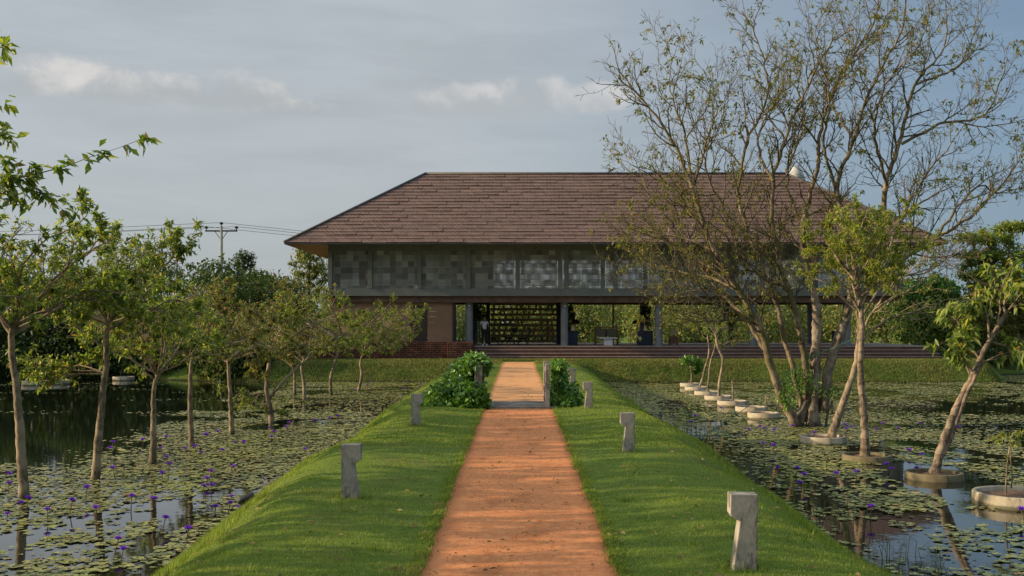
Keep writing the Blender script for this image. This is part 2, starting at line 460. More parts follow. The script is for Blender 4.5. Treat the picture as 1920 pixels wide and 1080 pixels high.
M['glassy'] = simple_mat('lantern_glass', (.35, .33, .28), (.4, .37, .3), 3, .3)
M['pot'] = simple_mat('plant_pot', (.10, .05, .03), (.16, .08, .05), 5, .8)
M['cream'] = simple_mat('cream_lettering', (.62, .5, .3), (.66, .54, .34), 5)
M['orange'] = simple_mat('orange_lettering', (.7, .2, .05), (.75, .24, .06), 5)
M['tread'] = simple_mat('step_tread', (.30, .20, .15), (.38, .27, .21), 2.5, .75)
M['riser'] = simple_mat('step_riser', (.10, .055, .04), (.14, .08, .06), 2.5, .85)
M['plank'] = concrete_mat('bridge_plank', (.20, .165, .13), (.30, .25, .2), (.12, .09, .07), 4)
M['stupa'] = simple_mat('whitewash', (.32, .31, .28), (.4, .39, .36), 1, .8)

m, q = new_mat('old_brick'); M['brick'] = m
co = obj_co(q); x, y, z = q.xyz(co)
br = q.n('ShaderNodeTexBrick'); q.put(br.inputs['Vector'], q.vec(q.m('ADD', x, y), z, 0.0))
br.inputs['Scale'].default_value = 1; br.inputs['Brick Width'].default_value = .31; br.inputs['Row Height'].default_value = .105
br.inputs['Mortar Size'].default_value = .02
br.inputs['Color1'].default_value = (.115, .048, .032, 1); br.inputs['Color2'].default_value = (.22, .088, .055, 1); br.inputs['Mortar'].default_value = (.028, .018, .014, 1)
n = q.noise(co, 3.0, 6, .7)
c = q.mix(1, br.outputs[0], q.ramp(n, [(.35, (.45, .45, .45)), (.65, (1.2, 1.15, 1.1))]), 'MULTIPLY')
q.out(q.bsdf(c, .9, q.bump(q.m('SUBTRACT', q.noise(co, 20, 3), q.m('MULTIPLY', br.outputs['Fac'], 1.0)), .7, .02), .2).outputs[0])

# perforated steel screen: holes in a hexagonal grid, their size changes from square to square
m, q = new_mat('perforated_screen'); M['screen'] = m
co = obj_co(q); x, y, z = q.xyz(co)
cell = 0.345
cx = q.m('FLOOR', q.m('DIVIDE', x, cell)); cz = q.m('FLOOR', q.m('DIVIDE', z, cell))
wn = q.n('ShaderNodeTexWhiteNoise', noise_dimensions='3D'); q.put(wn.inputs['Vector'], q.vec(cx, cz, y))
rv = wn.outputs['Value']
pz = 0.078
row = q.m('FLOOR', q.m('DIVIDE', z, pz))
odd = q.m('MULTIPLY', q.m('MODULO', q.m('ABSOLUTE', row), 2.0), .5)
fx = q.m('SUBTRACT', q.m('FRACT', q.m('ADD', q.m('DIVIDE', x, pz * 1.1), odd)), .5)
fz = q.m('SUBTRACT', q.m('FRACT', q.m('DIVIDE', z, pz)), .5)
dd = q.m('SQRT', q.m('ADD', q.m('MULTIPLY', fx, fx), q.m('MULTIPLY', fz, fz)))
rad = q.m('ADD', .22, q.m('MULTIPLY', rv, .20))
hole = q.ss(q.m('SUBTRACT', rad, dd), -.05, .05)
edge = q.m('MAXIMUM', q.m('ABSOLUTE', q.m('SUBTRACT', q.m('FRACT', q.m('DIVIDE', x, cell)), .5)), q.m('ABSOLUTE', q.m('SUBTRACT', q.m('FRACT', q.m('DIVIDE', z, cell)), .5)))
hole = q.m('MULTIPLY', hole, q.ss(edge, .49, .46))
wn2 = q.n('ShaderNodeTexWhiteNoise', noise_dimensions='3D'); q.put(wn2.inputs['Vector'], q.vec(cz, cx, y))
c = q.ramp(wn2.outputs['Value'], [(0, (.18, .17, .145)), (.35, (.27, .272, .24)), (.8, (.36, .362, .32)), (1, (.46, .45, .39))])
p = q.bsdf(c, .6, spec=.3)
t = q.n('ShaderNodeBsdfTransparent')
mx = q.n('ShaderNodeMixShader'); q.put(mx.inputs[0], hole)
q.nt.links.new(p.outputs[0], mx.inputs[1]); q.nt.links.new(t.outputs[0], mx.inputs[2]); q.out(mx.outputs[0])

m, q = new_mat('louvre_shutter'); M['louvre'] = m
z = q.xyz(obj_co(q))[2]
w = q.m('FRACT', q.m('MULTIPLY', z, 9.0))
q.out(q.bsdf(q.mix(q.ss(w, .2, .5), (.03, .022, .018), (.085, .055, .04)), .6, q.bump(w, .6, .03)).outputs[0])

# ------------------------------------------------------------------ terrain
WATER_Z = -1.0
def height(x, y):
    x = np.asarray(x, float); y = np.asarray(y, float)
    ax = np.abs(x) + (fbm(y * .45 + np.sign(x) * 31, np.sign(x) * 7.0 + y * 0, 5) - .5) * .5
    hump = .07 * np.exp(-((np.abs(x) - 1.9) / .7) ** 2)
    z = hump - 1.55 * smooth(2.55, 5.3, ax) + (fbm(x * 1.1, y * .8, 9) - .5) * .10 * smooth(.9, 1.6, np.abs(x)) * (1 - smooth(3.0, 4.5, ax))
    # small channel under the bridge
    c = 1 - smooth(.45, 1.3, np.abs(y - 26.35))
    z = z - 1.35 * c * smooth(.95, 1.7, np.abs(x))
    # far bank, receding beside the building
    fy = 53.3 + 9 * smooth(24, 29, x) + 3 * smooth(-13, -22, -np.abs(np.minimum(x, 0)) * -1 * -1) * 0
    fy = fy + 3 * smooth(12, 22, -x) + (fbm(x * .35, x * 0 + 3, 21) - .5) * .8
    fb = -1.6 + 1.6 * smooth(-.4, 4.0, y - fy) + .05
    bk = -1.6 + 1.6 * smooth(-8, -12, y)
    lf = -1.6 + 1.6 * smooth(44, 50, -x); rt = -1.6 + 1.6 * smooth(38, 44, x)
    z = np.maximum.reduce([z, fb, bk, lf, rt])
    far = np.maximum(np.hypot(x, y - 40) - 60, 0)
    return z + (fbm(x * .05, y * .05, 3) - .5) * .6 * smooth(0, 60, far)

def lines(segs):
    out = []
    for a, b, st in segs: out += list(np.arange(a, b - 1e-6, st))
    out.append(segs[-1][1]); return np.array(out)
xs = lines([(-1500, -300, 150), (-300, -60, 30), (-60, -12, 2), (-12, -6, .6), (-6, 6, .15), (6, 12, .6), (12, 60, 1.5), (60, 300, 30), (300, 1500, 150)])
ys = lines([(-300, -30, 45), (-30, 4, 2), (4, 24, .3), (24, 29, .15), (29, 52, .4), (52, 60, .25), (60, 120, 4), (120, 400, 28), (400, 2600, 200)])
gx, gy = np.meshgrid(xs, ys)
gz = height(gx, gy)
inpath = (np.abs(gx) < .86) & (gy < 58.5)
gz = np.where(inpath, gz - .05, gz)
V = np.stack((gx, gy, gz), -1).reshape(-1, 3)
nx, ny = len(xs), len(ys)
ii = (np.arange(ny - 1)[:, None] * nx + np.arange(nx - 1)[None, :]).ravel()
ground = link_mesh('ground', np_mesh('ground', V, np.stack((ii, ii + 1, ii + nx + 1, ii + nx), -1), True), M['soil'])
tag(ground, kind='structure')

def sheet(name, x0, x1, yy, mat, dz, nxs=14, jag=.0):
    xx = np.linspace(0, 1, nxs)
    vs = []
    for y in yy:
        l = x0 + (fbm(np.array([y * 1.7]), np.array([1.0]), 41)[0] - .5) * jag; r = x1 + (fbm(np.array([y * 1.7]), np.array([9.0]), 43)[0] - .5) * jag
        xw = l + (r - l) * xx
        vs.append(np.stack((xw, np.full(nxs, y), height(xw, np.full(nxs, y)) + dz + (fbm(xw * 2, np.full(nxs, y) * 2, 50) - .5) * .015), -1))
    V = np.concatenate(vs); n = len(yy)
    ii = (np.arange(n - 1)[:, None] * nxs + np.arange(nxs - 1)[None, :]).ravel()
    return tag(link_mesh(name, np_mesh(name, V, np.stack((ii, ii + 1, ii + nxs + 1, ii + nxs), -1), True), mat), kind='structure')
sheet('path', -.83, .83, np.arange(-6, 25.45, .12), M['path'], -.012, jag=.08)
sheet('path', -.86, .86, np.arange(27.0, 56.2, .15), M['path_far'], -.012, jag=.08)

w = MB(); w.add([(-60, -30, WATER_Z), (60, -30, WATER_Z), (60, 75, WATER_Z), (-60, 75, WATER_Z)], [(0, 1, 2, 3)])
tag(w.build('pond_water', M['water']), kind='structure')

def leaf_arrays(pos, dirn, length, width, fold=.35, r=rng):
    n = len(pos); dirn = unit(dirn)
    up = unit(r.normal(0, 1, (n, 3)) * .55 + np.array((0, 0, 1.0)))
    side = unit(np.cross(dirn, up)); nrm = np.cross(side, dirn)
    L = np.asarray(length)[:, None]; Wd = np.asarray(width)[:, None]
    a = pos; t = pos + dirn * L - nrm * L * .12
    mid = pos + dirn * L * .48
    l = mid + side * Wd * .5 + nrm * Wd * fold * .5; rr = mid - side * Wd * .5 + nrm * Wd * fold * .5
    V = np.stack((a, l, t, rr), 1).reshape(-1, 3); i = np.arange(n) * 4
    return V, np.concatenate((np.stack((i, i + 1, i + 2), -1), np.stack((i, i + 2, i + 3), -1)))

# ------------------------------------------------------------------ grass
def blades(xy, hmin, hmax, wid, mat, name, lean=.6, label_kind='stuff'):
    n = len(xy); z = height(xy[:, 0], xy[:, 1])
    ang = rng.uniform(0, 2 * math.pi, n); h = rng.uniform(0, 1, n) ** 1.3 * (hmax - hmin) + hmin
    d = np.stack((np.cos(ang), np.sin(ang)), -1)
    b = np.stack((xy[:, 0], xy[:, 1], z - .01), -1)
    side = np.stack((-d[:, 1], d[:, 0], np.zeros(n)), -1) * (wid * rng.uniform(.6, 1.3, n) / 2)[:, None]
    ln = rng.uniform(.15, 1, n) * lean
    mid = b + np.stack((d[:, 0] * h * ln * .3, d[:, 1] * h * ln * .3, h * .6), -1)
    tip = b + np.stack((d[:, 0] * h * ln, d[:, 1] * h * ln, h * (1 - .35 * ln)), -1)
    V = np.stack((b - side, b + side, mid + side * .7, mid - side * .7, tip), 1).reshape(-1, 3)
    i = np.arange(n) * 5
    Fq = np.stack((i, i + 1, i + 2, i + 3), -1); Ft = np.stack((i + 3, i + 2, i + 4), -1)
    Fall = np.concatenate((np.stack((i, i + 1, i + 2), -1), np.stack((i, i + 2, i + 3), -1), Ft))
    o = link_mesh(name, np_mesh(name, V, Fall), mat)
    return tag(o, kind='stuff')

def scatter(n, x0, x1, d0, d1, pw=2.0):
    """random points, denser towards the viewer (~1/d^2)"""
    u_ = rng.uniform(0, 1, n)
    y = 1 / (1 / d0 + u_ * (1 / d1 - 1 / d0)); x = rng.uniform(x0, x1, n)
    return np.stack((x, y), -1)

pts = scatter(620000, -5.2, 5.2, 6.5, 57)
hz = height(pts[:, 0], pts[:, 1])
edge = .82 + (fbm(pts[:, 1] * 1.7, pts[:, 0] * 0 + np.sign(pts[:, 0]) * 5 + 5, 41) - .5) * .08
keep = (np.abs(pts[:, 0]) > edge) & (hz > WATER_Z - .02) & (np.abs(pts[:, 0]) < 5.2)
pts = pts[keep]; hz = hz[keep]
dist = pts[:, 1]
low = hz < -.22
near = dist < 17
for sel, a, b_, w_, nm in ((near & ~low, .016, .042, .005, 'lawn_grass'), (~near & ~low, .02, .05, .011, 'lawn_grass'),
                           (near & low, .035, .13, .007, 'lawn_grass'), (~near & low, .04, .13, .014, 'lawn_grass')):
    o = blades(pts[sel], a, b_, w_, M['blade'], nm)
    tag(o, 'short green lawn grass' if 'bank' not in nm else 'longer grass')
# edge tufts hanging over the path
y = 1 / (1 / 7 + rng.uniform(0, 1, 26000) * (1 / 56 - 1 / 7)); s = np.sign(rng.uniform(-1, 1, 26000))
x = s * (.83 + rng.normal(.03, .032, 26000) - .025 * (fbm(y * 2.3, s * 4.0, 91) > .55))
blades(np.stack((x, y), -1)[(y < 25.3) | (y > 27.2)], .03, .07, .008, M['blade'], 'lawn_grass', .9)
# loose stones on the path
n = 5200; y = 1 / (1 / 7.5 + rng.uniform(0, 1, n) * (1 / 25 - 1 / 7.5)); x = rng.normal(0, .55, n); kp = np.abs(x) < .86; x, y = x[kp], y[kp]; n = len(x)
r_ = rng.uniform(.002, .0055, n) * (1 + 1.0 * (rng.uniform(0, 1, n) < .03)) * np.sqrt(y / 9)
oc = np.array(((1, 0, 0), (-1, 0, 0), (0, 1, 0), (0, -1, 0), (0, 0, .7), (0, 0, -.7)), float)
of = np.array(((0, 2, 4), (2, 1, 4), (1, 3, 4), (3, 0, 4), (2, 0, 5), (1, 2, 5), (3, 1, 5), (0, 3, 5)))
V = (oc[None] + rng.normal(0, .18, (n, 6, 3))) * r_[:, None, None] + np.stack((x, y, height(x, y) + .0), -1)[:, None, :]
tag(link_mesh('gravel', np_mesh('gravel', V.reshape(-1, 3), (of[None] + (np.arange(n) * 6)[:, None, None]).reshape(-1, 3)), M['path']), 'loose small stones scattered on the orange path', None, None, 'stuff')
n = 420; y = 1 / (1 / 8 + rng.uniform(0, 1, n) * (1 / 30 - 1 / 8)); x = rng.uniform(-3.2, 3.2, n); dr = rng.normal(0, 1, (n, 3)); dr[:, 2] *= .15
lv, lf = leaf_arrays(np.stack((x, y, height(x, y) + .03), -1), dr, rng.uniform(.04, .085, n), rng.uniform(.02, .04, n))
M['leaf_dry'] = leaf_mat('dry_leaf', G((0, (.16, .09, .04)), (.6, (.26, .17, .06)), (1, (.35, .28, .08))), .7, .2)
tag(link_mesh('fallen_leaves', np_mesh('fallen_leaves', lv, lf), M['leaf_dry']), 'dry leaves fallen on the lawn and path', None, None, 'stuff')
# taller tufts round the feet of the path lights, weeds here and there
tx, ty = [], []
for px, py in ((1390, 1071), (1176, 849), (661, 938), (782, 801), (1102, 769)):
    d = (EYE - .03) * F / (py - VY); a_ = rng.uniform(0, 6.28, 130); q_ = rng.uniform(.10, .19, 130)
    tx.append((px - VX) * d / F + np.cos(a_) * q_ * 1.1); ty.append(d + np.sin(a_) * q_)
for _ in range(70):
    y0 = 1 / (1 / 8 + rng.uniform() * (1 / 24 - 1 / 8)); x0 = rng.choice((-1, 1)) * rng.uniform(.95, 3.6); tx.append(x0 + rng.normal(0, .05, 26)); ty.append(y0 + rng.normal(0, .05, 26))
blades(np.stack((np.concatenate(tx), np.concatenate(ty)), -1), .04, .11, .008, M['blade'], 'lawn_grass', 1.0)
# far bank and the ground around the building
n = 230000
x = rng.uniform(-17, 31, n); y = rng.uniform(53, 60.5, n) + 8 * smooth(24, 29, x) * rng.uniform(0, 1, n) + 2.5 * smooth(12, 22, -x)
hz = height(x, y)
kp = (hz > WATER_Z) & ((np.abs(x) > .9) | (y > 57)) & ~((x > -3.0) & (x < 23.6) & (y > 58.7)) & ~((x < -2.7) & (x > -12.5) & (y > 58.4))
pts = np.stack((x, y), -1)[kp]
hz = hz[kp]
blades(pts[hz < -.12], .04, .17, .03, M['bank_blade'], 'bank_grass', 1.1)
blades(pts[hz >= -.12], .04, .10, .03, M['bank_blade'], 'bank_grass', .7)

# ------------------------------------------------------------------ leaves / trees
def ellipsoid_pts(n, c, r, rg, shell=0.0, squash=None):
    v = unit(rg.normal(0, 1, (n, 3))) * (rg.uniform(shell ** 3, 1, n) ** (1 / 3))[:, None]
    return np.asarray(c) + v * np.asarray(r)

def colonize(pos, par, A, step, di, dk, iters, trop, rg, jit=.25, maxkids=3):
    pos = [np.asarray(p, float) for p in pos]; par = list(par)
    kids = [0] * len(pos)
    Pn = np.array(pos)
    D = np.linalg.norm(A[:, None] - Pn[None], axis=2)
    near = D.argmin(1); dist = D.min(1)
    alive = dist > dk
    for _ in range(iters):
        sel = np.where(alive & (dist < di))[0]
        if not len(sel):
            if not alive.any(): break
            di *= 1.4
            continue
        nb = near[sel]
        uq, inv = np.unique(nb, return_inverse=True)
        acc = np.zeros((len(uq), 3)); base = np.array([pos[i] for i in uq])
        np.add.at(acc, inv, unit(A[sel] - base[inv]))
        acc = unit(unit(acc) + np.asarray(trop) + rg.normal(0, jit, acc.shape))
        new = []
        for j, i in enumerate(uq):
            if kids[i] >= maxkids:
                continue
            kids[i] += 1
            pos.append(base[j] + acc[j] * step); par.append(int(i)); kids.append(0); new.append(len(pos) - 1)
        if not new:
            alive[sel] = False; continue
        Np = np.array([pos[i] for i in new])
        D = np.linalg.norm(A[:, None] - Np[None], axis=2)
        mi = D.argmin(1); md = D[np.arange(len(A)), mi]
        b = md < dist
        near[b] = np.array(new)[mi[b]]; dist[b] = md[b]
        full = np.array(kids)[near] >= maxkids
        alive &= (dist > dk) & ~(full & (dist > di))
    return np.array(pos), np.array(par)

def branch_mesh(pos, par, tip_r, base_r, pipe=2.2, fixed=None, ksides=(9, 6, 4, 3), wiggle=.0, rg=rng, flare=0.0, taper=.985):
    n = len(pos); acc = np.zeros(n); nk = np.zeros(n, int)
    for i in range(n - 1, -1, -1):
        if nk[i] == 0: acc[i] = tip_r ** pipe
        if par[i] >= 0: acc[par[i]] += acc[i]; nk[par[i]] += 1
    r = acc ** (1 / pipe)
    rb = r[0]
    pw = math.log(base_r / tip_r) / max(math.log(rb / tip_r), 1e-6)
    r = tip_r * (r / tip_r) ** pw
    for i in range(1, n):
        if par[i] >= 0: r[i] = min(r[i], r[par[i]] * taper)
    r = np.maximum(r, tip_r * .8)
    if fixed is not None:
        for i, fr in fixed.items(): r[i] = max(fr, r[i] * .5) if fr > 0 else r[i]
    ch = [[] for _ in range(n)]
    for i in range(1, n):
        if par[i] >= 0: ch[par[i]].append(i)
    starts = [(i, -1) for i in range(n) if par[i] < 0]
    VV, FF, off, chain_of, nchain = [], [], 0, np.zeros(n, int), 0
    while starts:
        i, p0 = starts.pop()
        idx = [i]
        while ch[idx[-1]]:
            c = sorted(ch[idx[-1]], key=lambda q_: -r[q_])
            for o_ in c[1:]: starts.append((o_, idx[-1]))
            idx.append(c[0])
        chain_of[idx] = nchain; nchain += 1
        pp = pos[idx]; rr = r[idx]
        if p0 >= 0:
            pp = np.vstack((pos[p0], pp)); rr = np.concatenate(([min(r[p0], rr[0] * 1.25)], rr))
        if len(pp) < 2: continue
        if len(pp) > 3:
            q_ = pp.copy(); q_[1:-1] = .25 * pp[:-2] + .5 * pp[1:-1] + .25 * pp[2:]; pp = q_
            rs = rr.copy(); rs[1:-1] = .25 * rr[:-2] + .5 * rr[1:-1] + .25 * rr[2:]; rr = rs
        rr = rr.copy(); rr[-1] *= .4
        if flare and p0 < 0:
            s_ = np.linalg.norm(np.diff(pp, axis=0), axis=1).cumsum(); s_ = np.concatenate(([0], s_))
            rr = rr * (1 + flare * np.exp(-s_ / .25))
        mx_ = rr.max(); kk = ksides[0] if mx_ > .05 else ksides[1] if mx_ > .02 else ksides[2] if mx_ > .008 else ksides[3]
        if mx_ > .03:
            rr = rr * (1 + rg.normal(0, .05, len(rr)))
        v, f = tube_arrays(pp, rr, kk)
        VV.append(v); FF.append(f + off); off += len(v)
    return np.concatenate(VV), np.concatenate(FF), r, chain_of, nchain

def resample(pts, step):
    pts = np.asarray(pts, float)
    # Catmull-Rom through the points
    P_ = np.vstack((2 * pts[0] - pts[1], pts, 2 * pts[-1] - pts[-2])); out = [pts[0]]
    for i in range(1, len(P_) - 2):
        a, b, c, d = P_[i - 1:i + 3]; m_ = max(1, int(np.linalg.norm(c - b) / step))
        for j in range(1, m_ + 1):
            t = j / m_
            out.append(.5 * (2 * b + (c - a) * t + (2 * a - 5 * b + 4 * c - d) * t * t + (3 * b - a - 3 * c + d) * t ** 3))
    return np.array(out)

def skeleton(limbs, step):
    """limbs: list of polylines; the first starts at the root, the others join the nearest node of what is already there"""
    pos, par = [], []
    for li, pl in enumerate(limbs):
        rs = resample(pl, step)
        if li == 0:
            for j, p_ in enumerate(rs): pos.append(p_); par.append(j - 1)
        else:
            Q = np.array(pos); j0 = int(np.linalg.norm(Q - rs[0], axis=1).argmin())
            pr = j0
            for p_ in rs[1:]:
                pos.append(p_); par.append(pr); pr = len(pos) - 1
    return pos, par

def make_tree(name, label, cat, base, limbs, attr, bark, leafm, seed, step=.16, di=1.6, dk=.22, iters=70, trop=(0, 0, .12),
              base_r=.09, tip_r=.004, nleaf=5000, leaf=(.11, .05), leaf_thr=.02, droop=.35, clump=1.3, group=None, flare=.5, jit=.3, pipe=2.2, wig=.02, maxkids=3, ntwig=0, twig=.3, taper=.985, ros=6):
    rg = np.random.default_rng(seed)
    base = np.asarray(base, float)
    pos, par = skeleton(limbs, step)
    pos = [p_ + (rg.normal(0, wig, 3) if i > 2 else 0) for i, p_ in enumerate(pos)]
    nsk = len(pos)
    pos, par = colonize(pos, par, attr, step, di, dk, iters, trop, rg, jit, maxkids)
    if ntwig:
        P2, Q2 = list(pos), list(par); n0 = len(pos)
        cand = np.arange(nsk, n0)
        for i in rg.choice(cand, ntwig):
            dd = unit(pos[i] - pos[max(par[i], 0)]); v_ = unit(dd * .5 + rg.normal(0, .75, 3) + np.array((0, 0, .25))); ln = twig * rg.uniform(.4, 1.4); pr = int(i); c_ = pos[i]
            for j in range(3):
                c_ = c_ + v_ * ln / 3; v_ = unit(v_ + rg.normal(0, .28, 3)); P2.append(c_); Q2.append(pr); pr = len(P2) - 1
        pos, par = np.array(P2), np.array(Q2)
    v, f, r, chain, nch = branch_mesh(pos, par, tip_r, base_r, pipe, rg=rg, flare=flare, taper=taper)
    root = empty(name, tuple(base)); tag(root, label, cat, group)
    link_mesh('trunk', np_mesh('trunk', v - base, f, True), bark, root)
    if nleaf:
        thin = np.where((r < leaf_thr) & (par >= 0))[0]
        wgt = rg.uniform(0, 1, nch)[chain[thin]] ** clump + .03
        na = max(1, nleaf // ros); nleaf = na * ros
        pick = rg.choice(thin, na, p=wgt / wgt.sum())
        d0 = pos[pick] - pos[np.maximum(par[pick], 0)]
        p_ = np.repeat(pos[pick] - d0 * rg.uniform(0, 1, (na, 1)), ros, 0) + rg.normal(0, leaf[0] * .22, (nleaf, 3))
        dr = np.repeat(unit(d0), ros, 0) * .55 + rg.normal(0, .62, (nleaf, 3)) + np.array((0, 0, -droop))
        L = leaf[0] * rg.uniform(.6, 1.3, nleaf); Wd = leaf[1] * rg.uniform(.7, 1.3, nleaf)
        lv, lf = leaf_arrays(p_, dr, L, Wd, r=rg)
        link_mesh('crown', np_mesh('crown', lv - base, lf), leafm, root)
    return root

def ramify(limbs, radii, levels, rg, trop=.10, start=.3, tipr=.0066):
    """limbs: polylines of main limbs; levels: (spacing, length lo, hi, angle lo, hi, start radius). Returns tube mesh and twig points"""
    VV, FF, off = [], [], 0
    tipP, tipD, tipC = [], [], []
    def emit(pp, rr):
        nonlocal off
        kk = 8 if rr[0] > .05 else 5 if rr[0] > .02 else 4 if rr[0] > .01 else 3
        v, f = tube_arrays(pp, rr, kk); VV.append(v); FF.append(f + off); off += len(v)
    cur = []
    for pl, (ra, rb) in zip(limbs, radii):
        pp = resample(pl, .2); n_ = len(pp)
        w_ = rg.normal(0, .022, (n_, 3)); w_[:2] = 0; pp = pp + w_
        rr = rb + (ra - rb) * (1 - np.linspace(0, 1, n_)) ** 1.15
        emit(pp, rr * (1 + rg.normal(0, .04, n_))); cur.append((pp, rr, start, 1.0, -1))
    nv_main, nf_main = off, sum(len(x) for x in FF)
    ramify.split = (nv_main, nf_main)
    cid = 0
    for li, (sp, l0, l1, a0, a1, r0) in enumerate(levels):
        nxt = []
        for pp, rr, st, sc, ci in cur:
            seg = np.linalg.norm(np.diff(pp, axis=0), axis=1); cum = np.concatenate(([0], seg.cumsum())); Ltot = cum[-1]
            s_ = Ltot * st + rg.uniform(0, sp); az = rg.uniform(0, 6.28)
            while s_ < Ltot * .99:
                j = min(int(np.searchsorted(cum, s_)), len(pp) - 1); j = max(j, 1)
                d_ = unit(pp[j] - pp[j - 1]); p_ = pp[j - 1] + (pp[j] - pp[j - 1]) * ((s_ - cum[j - 1]) / max(seg[j - 1], 1e-6))
                az += 2.4 + rg.normal(0, .5); e1 = unit(np.cross(d_, np.array((.3, .2, .9)))); e2 = np.cross(d_, e1)
                an = R(rg.uniform(a0, a1)); v_ = d_ * math.cos(an) + (e1 * math.cos(az) + e2 * math.sin(az)) * math.sin(an)
                ln = rg.uniform(l0, l1) * (1.0 - .55 * s_ / Ltot) * (1 if rg.uniform() > .15 else 1.5)
                n_ = max(3, int(ln / (.17 if li < 2 else .1))); q_ = [p_]
                for _ in range(n_):
                    v_ = unit(v_ + rg.normal(0, .16, 3) + np.array((0, 0, trop))); q_.append(q_[-1] + v_ * ln / n_)
                q_ = np.array(q_); ra = min(r0 * rg.uniform(.8, 1.25), rr[j] * .75); rq = np.linspace(ra, ra * .35, n_ + 1)
                rq = np.maximum(rq, tipr)
                if li == 0: cid += 1
                c_ = cid if li == 0 else ci
                emit(q_, rq); nxt.append((q_, rq, .12, 1.0, c_))
                if li >= 1:
                    k_ = len(q_) - 1; tipP.append(q_[1:]); tipD.append(np.diff(q_, axis=0)); tipC.append(np.full(k_, c_))
                s_ += sp * rg.uniform(.6, 1.5)
        cur = nxt
    return np.concatenate(VV), np.concatenate(FF), np.concatenate(tipP), np.concatenate(tipD), np.concatenate(tipC), cid

def rosettes(P_, D_, C_, nc, n_, ros, leaf, rg, clump=2.0, droop=.5):
    wt = rg.uniform(0, 1, nc + 1)[C_] ** clump + .02
    na = n_ // ros; pick = rg.choice(len(P_), na, p=wt / wt.sum()); n_ = na * ros
    p_ = np.repeat(P_[pick], ros, 0) + rg.normal(0, leaf[0] * .25, (n_, 3))
    dr = np.repeat(unit(D_[pick]), ros, 0) * .5 + rg.normal(0, .6, (n_, 3)) + np.array((0, 0, -droop))
    return leaf_arrays(p_, dr, leaf[0] * rg.uniform(.6, 1.3, n_), leaf[1] * rg.uniform(.7, 1.3, n_), r=rg)

# ---- the row of trees standing in the water on the left
def row_tree(px, py, knots, cc, cr, label, seed, leafm='leaf_pond', nleaf=5200, base_r=.085, natt=900, extra=None, forks=(), **kw):
    cr = (cr[0] * 1.3, cr[1] * 1.25, cr[2] * .98); natt = int(natt * 1.25); base_r *= .88; kw.setdefault('flare', .3); kw.setdefault('ntwig', 260); kw.setdefault('leaf', (.112, .045))
    """px,py: foot of the trunk in the photograph; knots: further trunk pixels; cc: crown centre px, cr: crown radii in metres"""
    d = (EYE - WATER_Z) * F / (py - VY)
    rg = np.random.default_rng(seed + 900)
    b = P(px, py, d); b[2] = WATER_Z - .25
    trunk = [b] + [P(a, c_, d + o_) for a, c_, o_ in knots]
    c = P(cc[0], cc[1], d)
    top = trunk[-1]
    fl = [[P(a, c_, d + o_) for a, c_, o_ in fk] for fk in forks]
    limbs = [trunk] + fl; rad = [(base_r, base_r * .55)] + [(base_r * .62, base_r * .2)] * len(fl)
    hosts = [np.array(trunk)] + [np.array(f_) for f_ in fl]
    nl = kw.pop('nlimb', 12)
    for i in range(nl):
        az = 2.4 * i + rg.uniform(-.5, .5); elv = R((-36, 6, 46, -18, 22, 66, -28, 12, 52, -8, 32, -34)[i % 12] + rg.uniform(-8, 8))
        v_ = np.array((math.cos(az) * math.cos(elv), math.sin(az) * math.cos(elv), math.sin(elv)))
        e = c + v_ * np.array(cr) * rg.uniform(.72, 1.12) * (1.15 if i % 5 == 2 else 1)
        h_ = hosts[i % len(hosts)]; tt = (.0, .25, .1, .42, .05, .0, .35, .15, .0, .5, .0, .3)[i % 12]
        st = h_[-1] * (1 - tt) + h_[-2] * tt
        mid = st * .5 + e * .5 + np.array((0, 0, .16 * cr[2] if elv > 0 else .25 * cr[2])) + rg.normal(0, .12, 3)
        limbs.append([st, mid, e]); rad.append((base_r * rg.uniform(.26, .4), .009))
    if extra is not None:
        for e_c, e_r, e_n in extra:
            e = P(e_c[0], e_c[1], d); h_ = np.array(trunk); st = h_[np.linalg.norm(h_ - e, axis=1).argmin()]
            for _ in range(3):
                e2 = e + rg.normal(0, .6, 3) * np.array(e_r); limbs.append([st, st * .5 + e2 * .5 + rg.normal(0, .06, 3), e2]); rad.append((.02, .008))
    v, f, tp, td, tcl, nc = ramify(limbs[1 + len(fl):], rad[1 + len(fl):], [(.26, .45, 1.15, 28, 58, .013), (.15, .2, .5, 30, 65, .0075)], rg, .07, .22, .0048)
    tm = MB()
    for pl, (ra, rb) in zip(limbs[:1 + len(fl)], rad[:1 + len(fl)]):
        pp = resample(pl, .1); pp = pp + rg.normal(0, .006, pp.shape); rr = np.linspace(ra, rb, len(pp)) * (1 + rg.normal(0, .04, len(pp)))
        if pl is limbs[0]: rr = rr * (1 + .35 * np.exp(-np.arange(len(pp)) * .1 / .22))
        tv, tf = tube_arrays(pp, rr, 10); f = np.vstack((f, tf + len(v))); v = np.vstack((v, tv))
    root = empty('pond_tree', (b[0], b[1], WATER_Z)); tag(root, label, 'tree', 'trees standing in the pond left of the path'); o3 = np.array((b[0], b[1], WATER_Z))
    link_mesh('trunk', np_mesh('trunk', v - o3, f, True), M[kw.pop('bark', 'bark_pale')], root)
    # leaves hang on the outer two thirds of the twigs; the heart of the crown stays open
    dist_c = np.linalg.norm((tp - c) / np.array(cr), axis=1); kp = dist_c > rg.uniform(.1, .75, len(tp))
    lv, lf = rosettes(tp[kp], td[kp], tcl[kp], nc, int(nleaf * 1.5), 5, kw.pop('leaf', (.112, .044)), rg, .9, .35)
    link_mesh('crown', np_mesh('crown', lv - o3, lf), M[leafm], root)
    return root

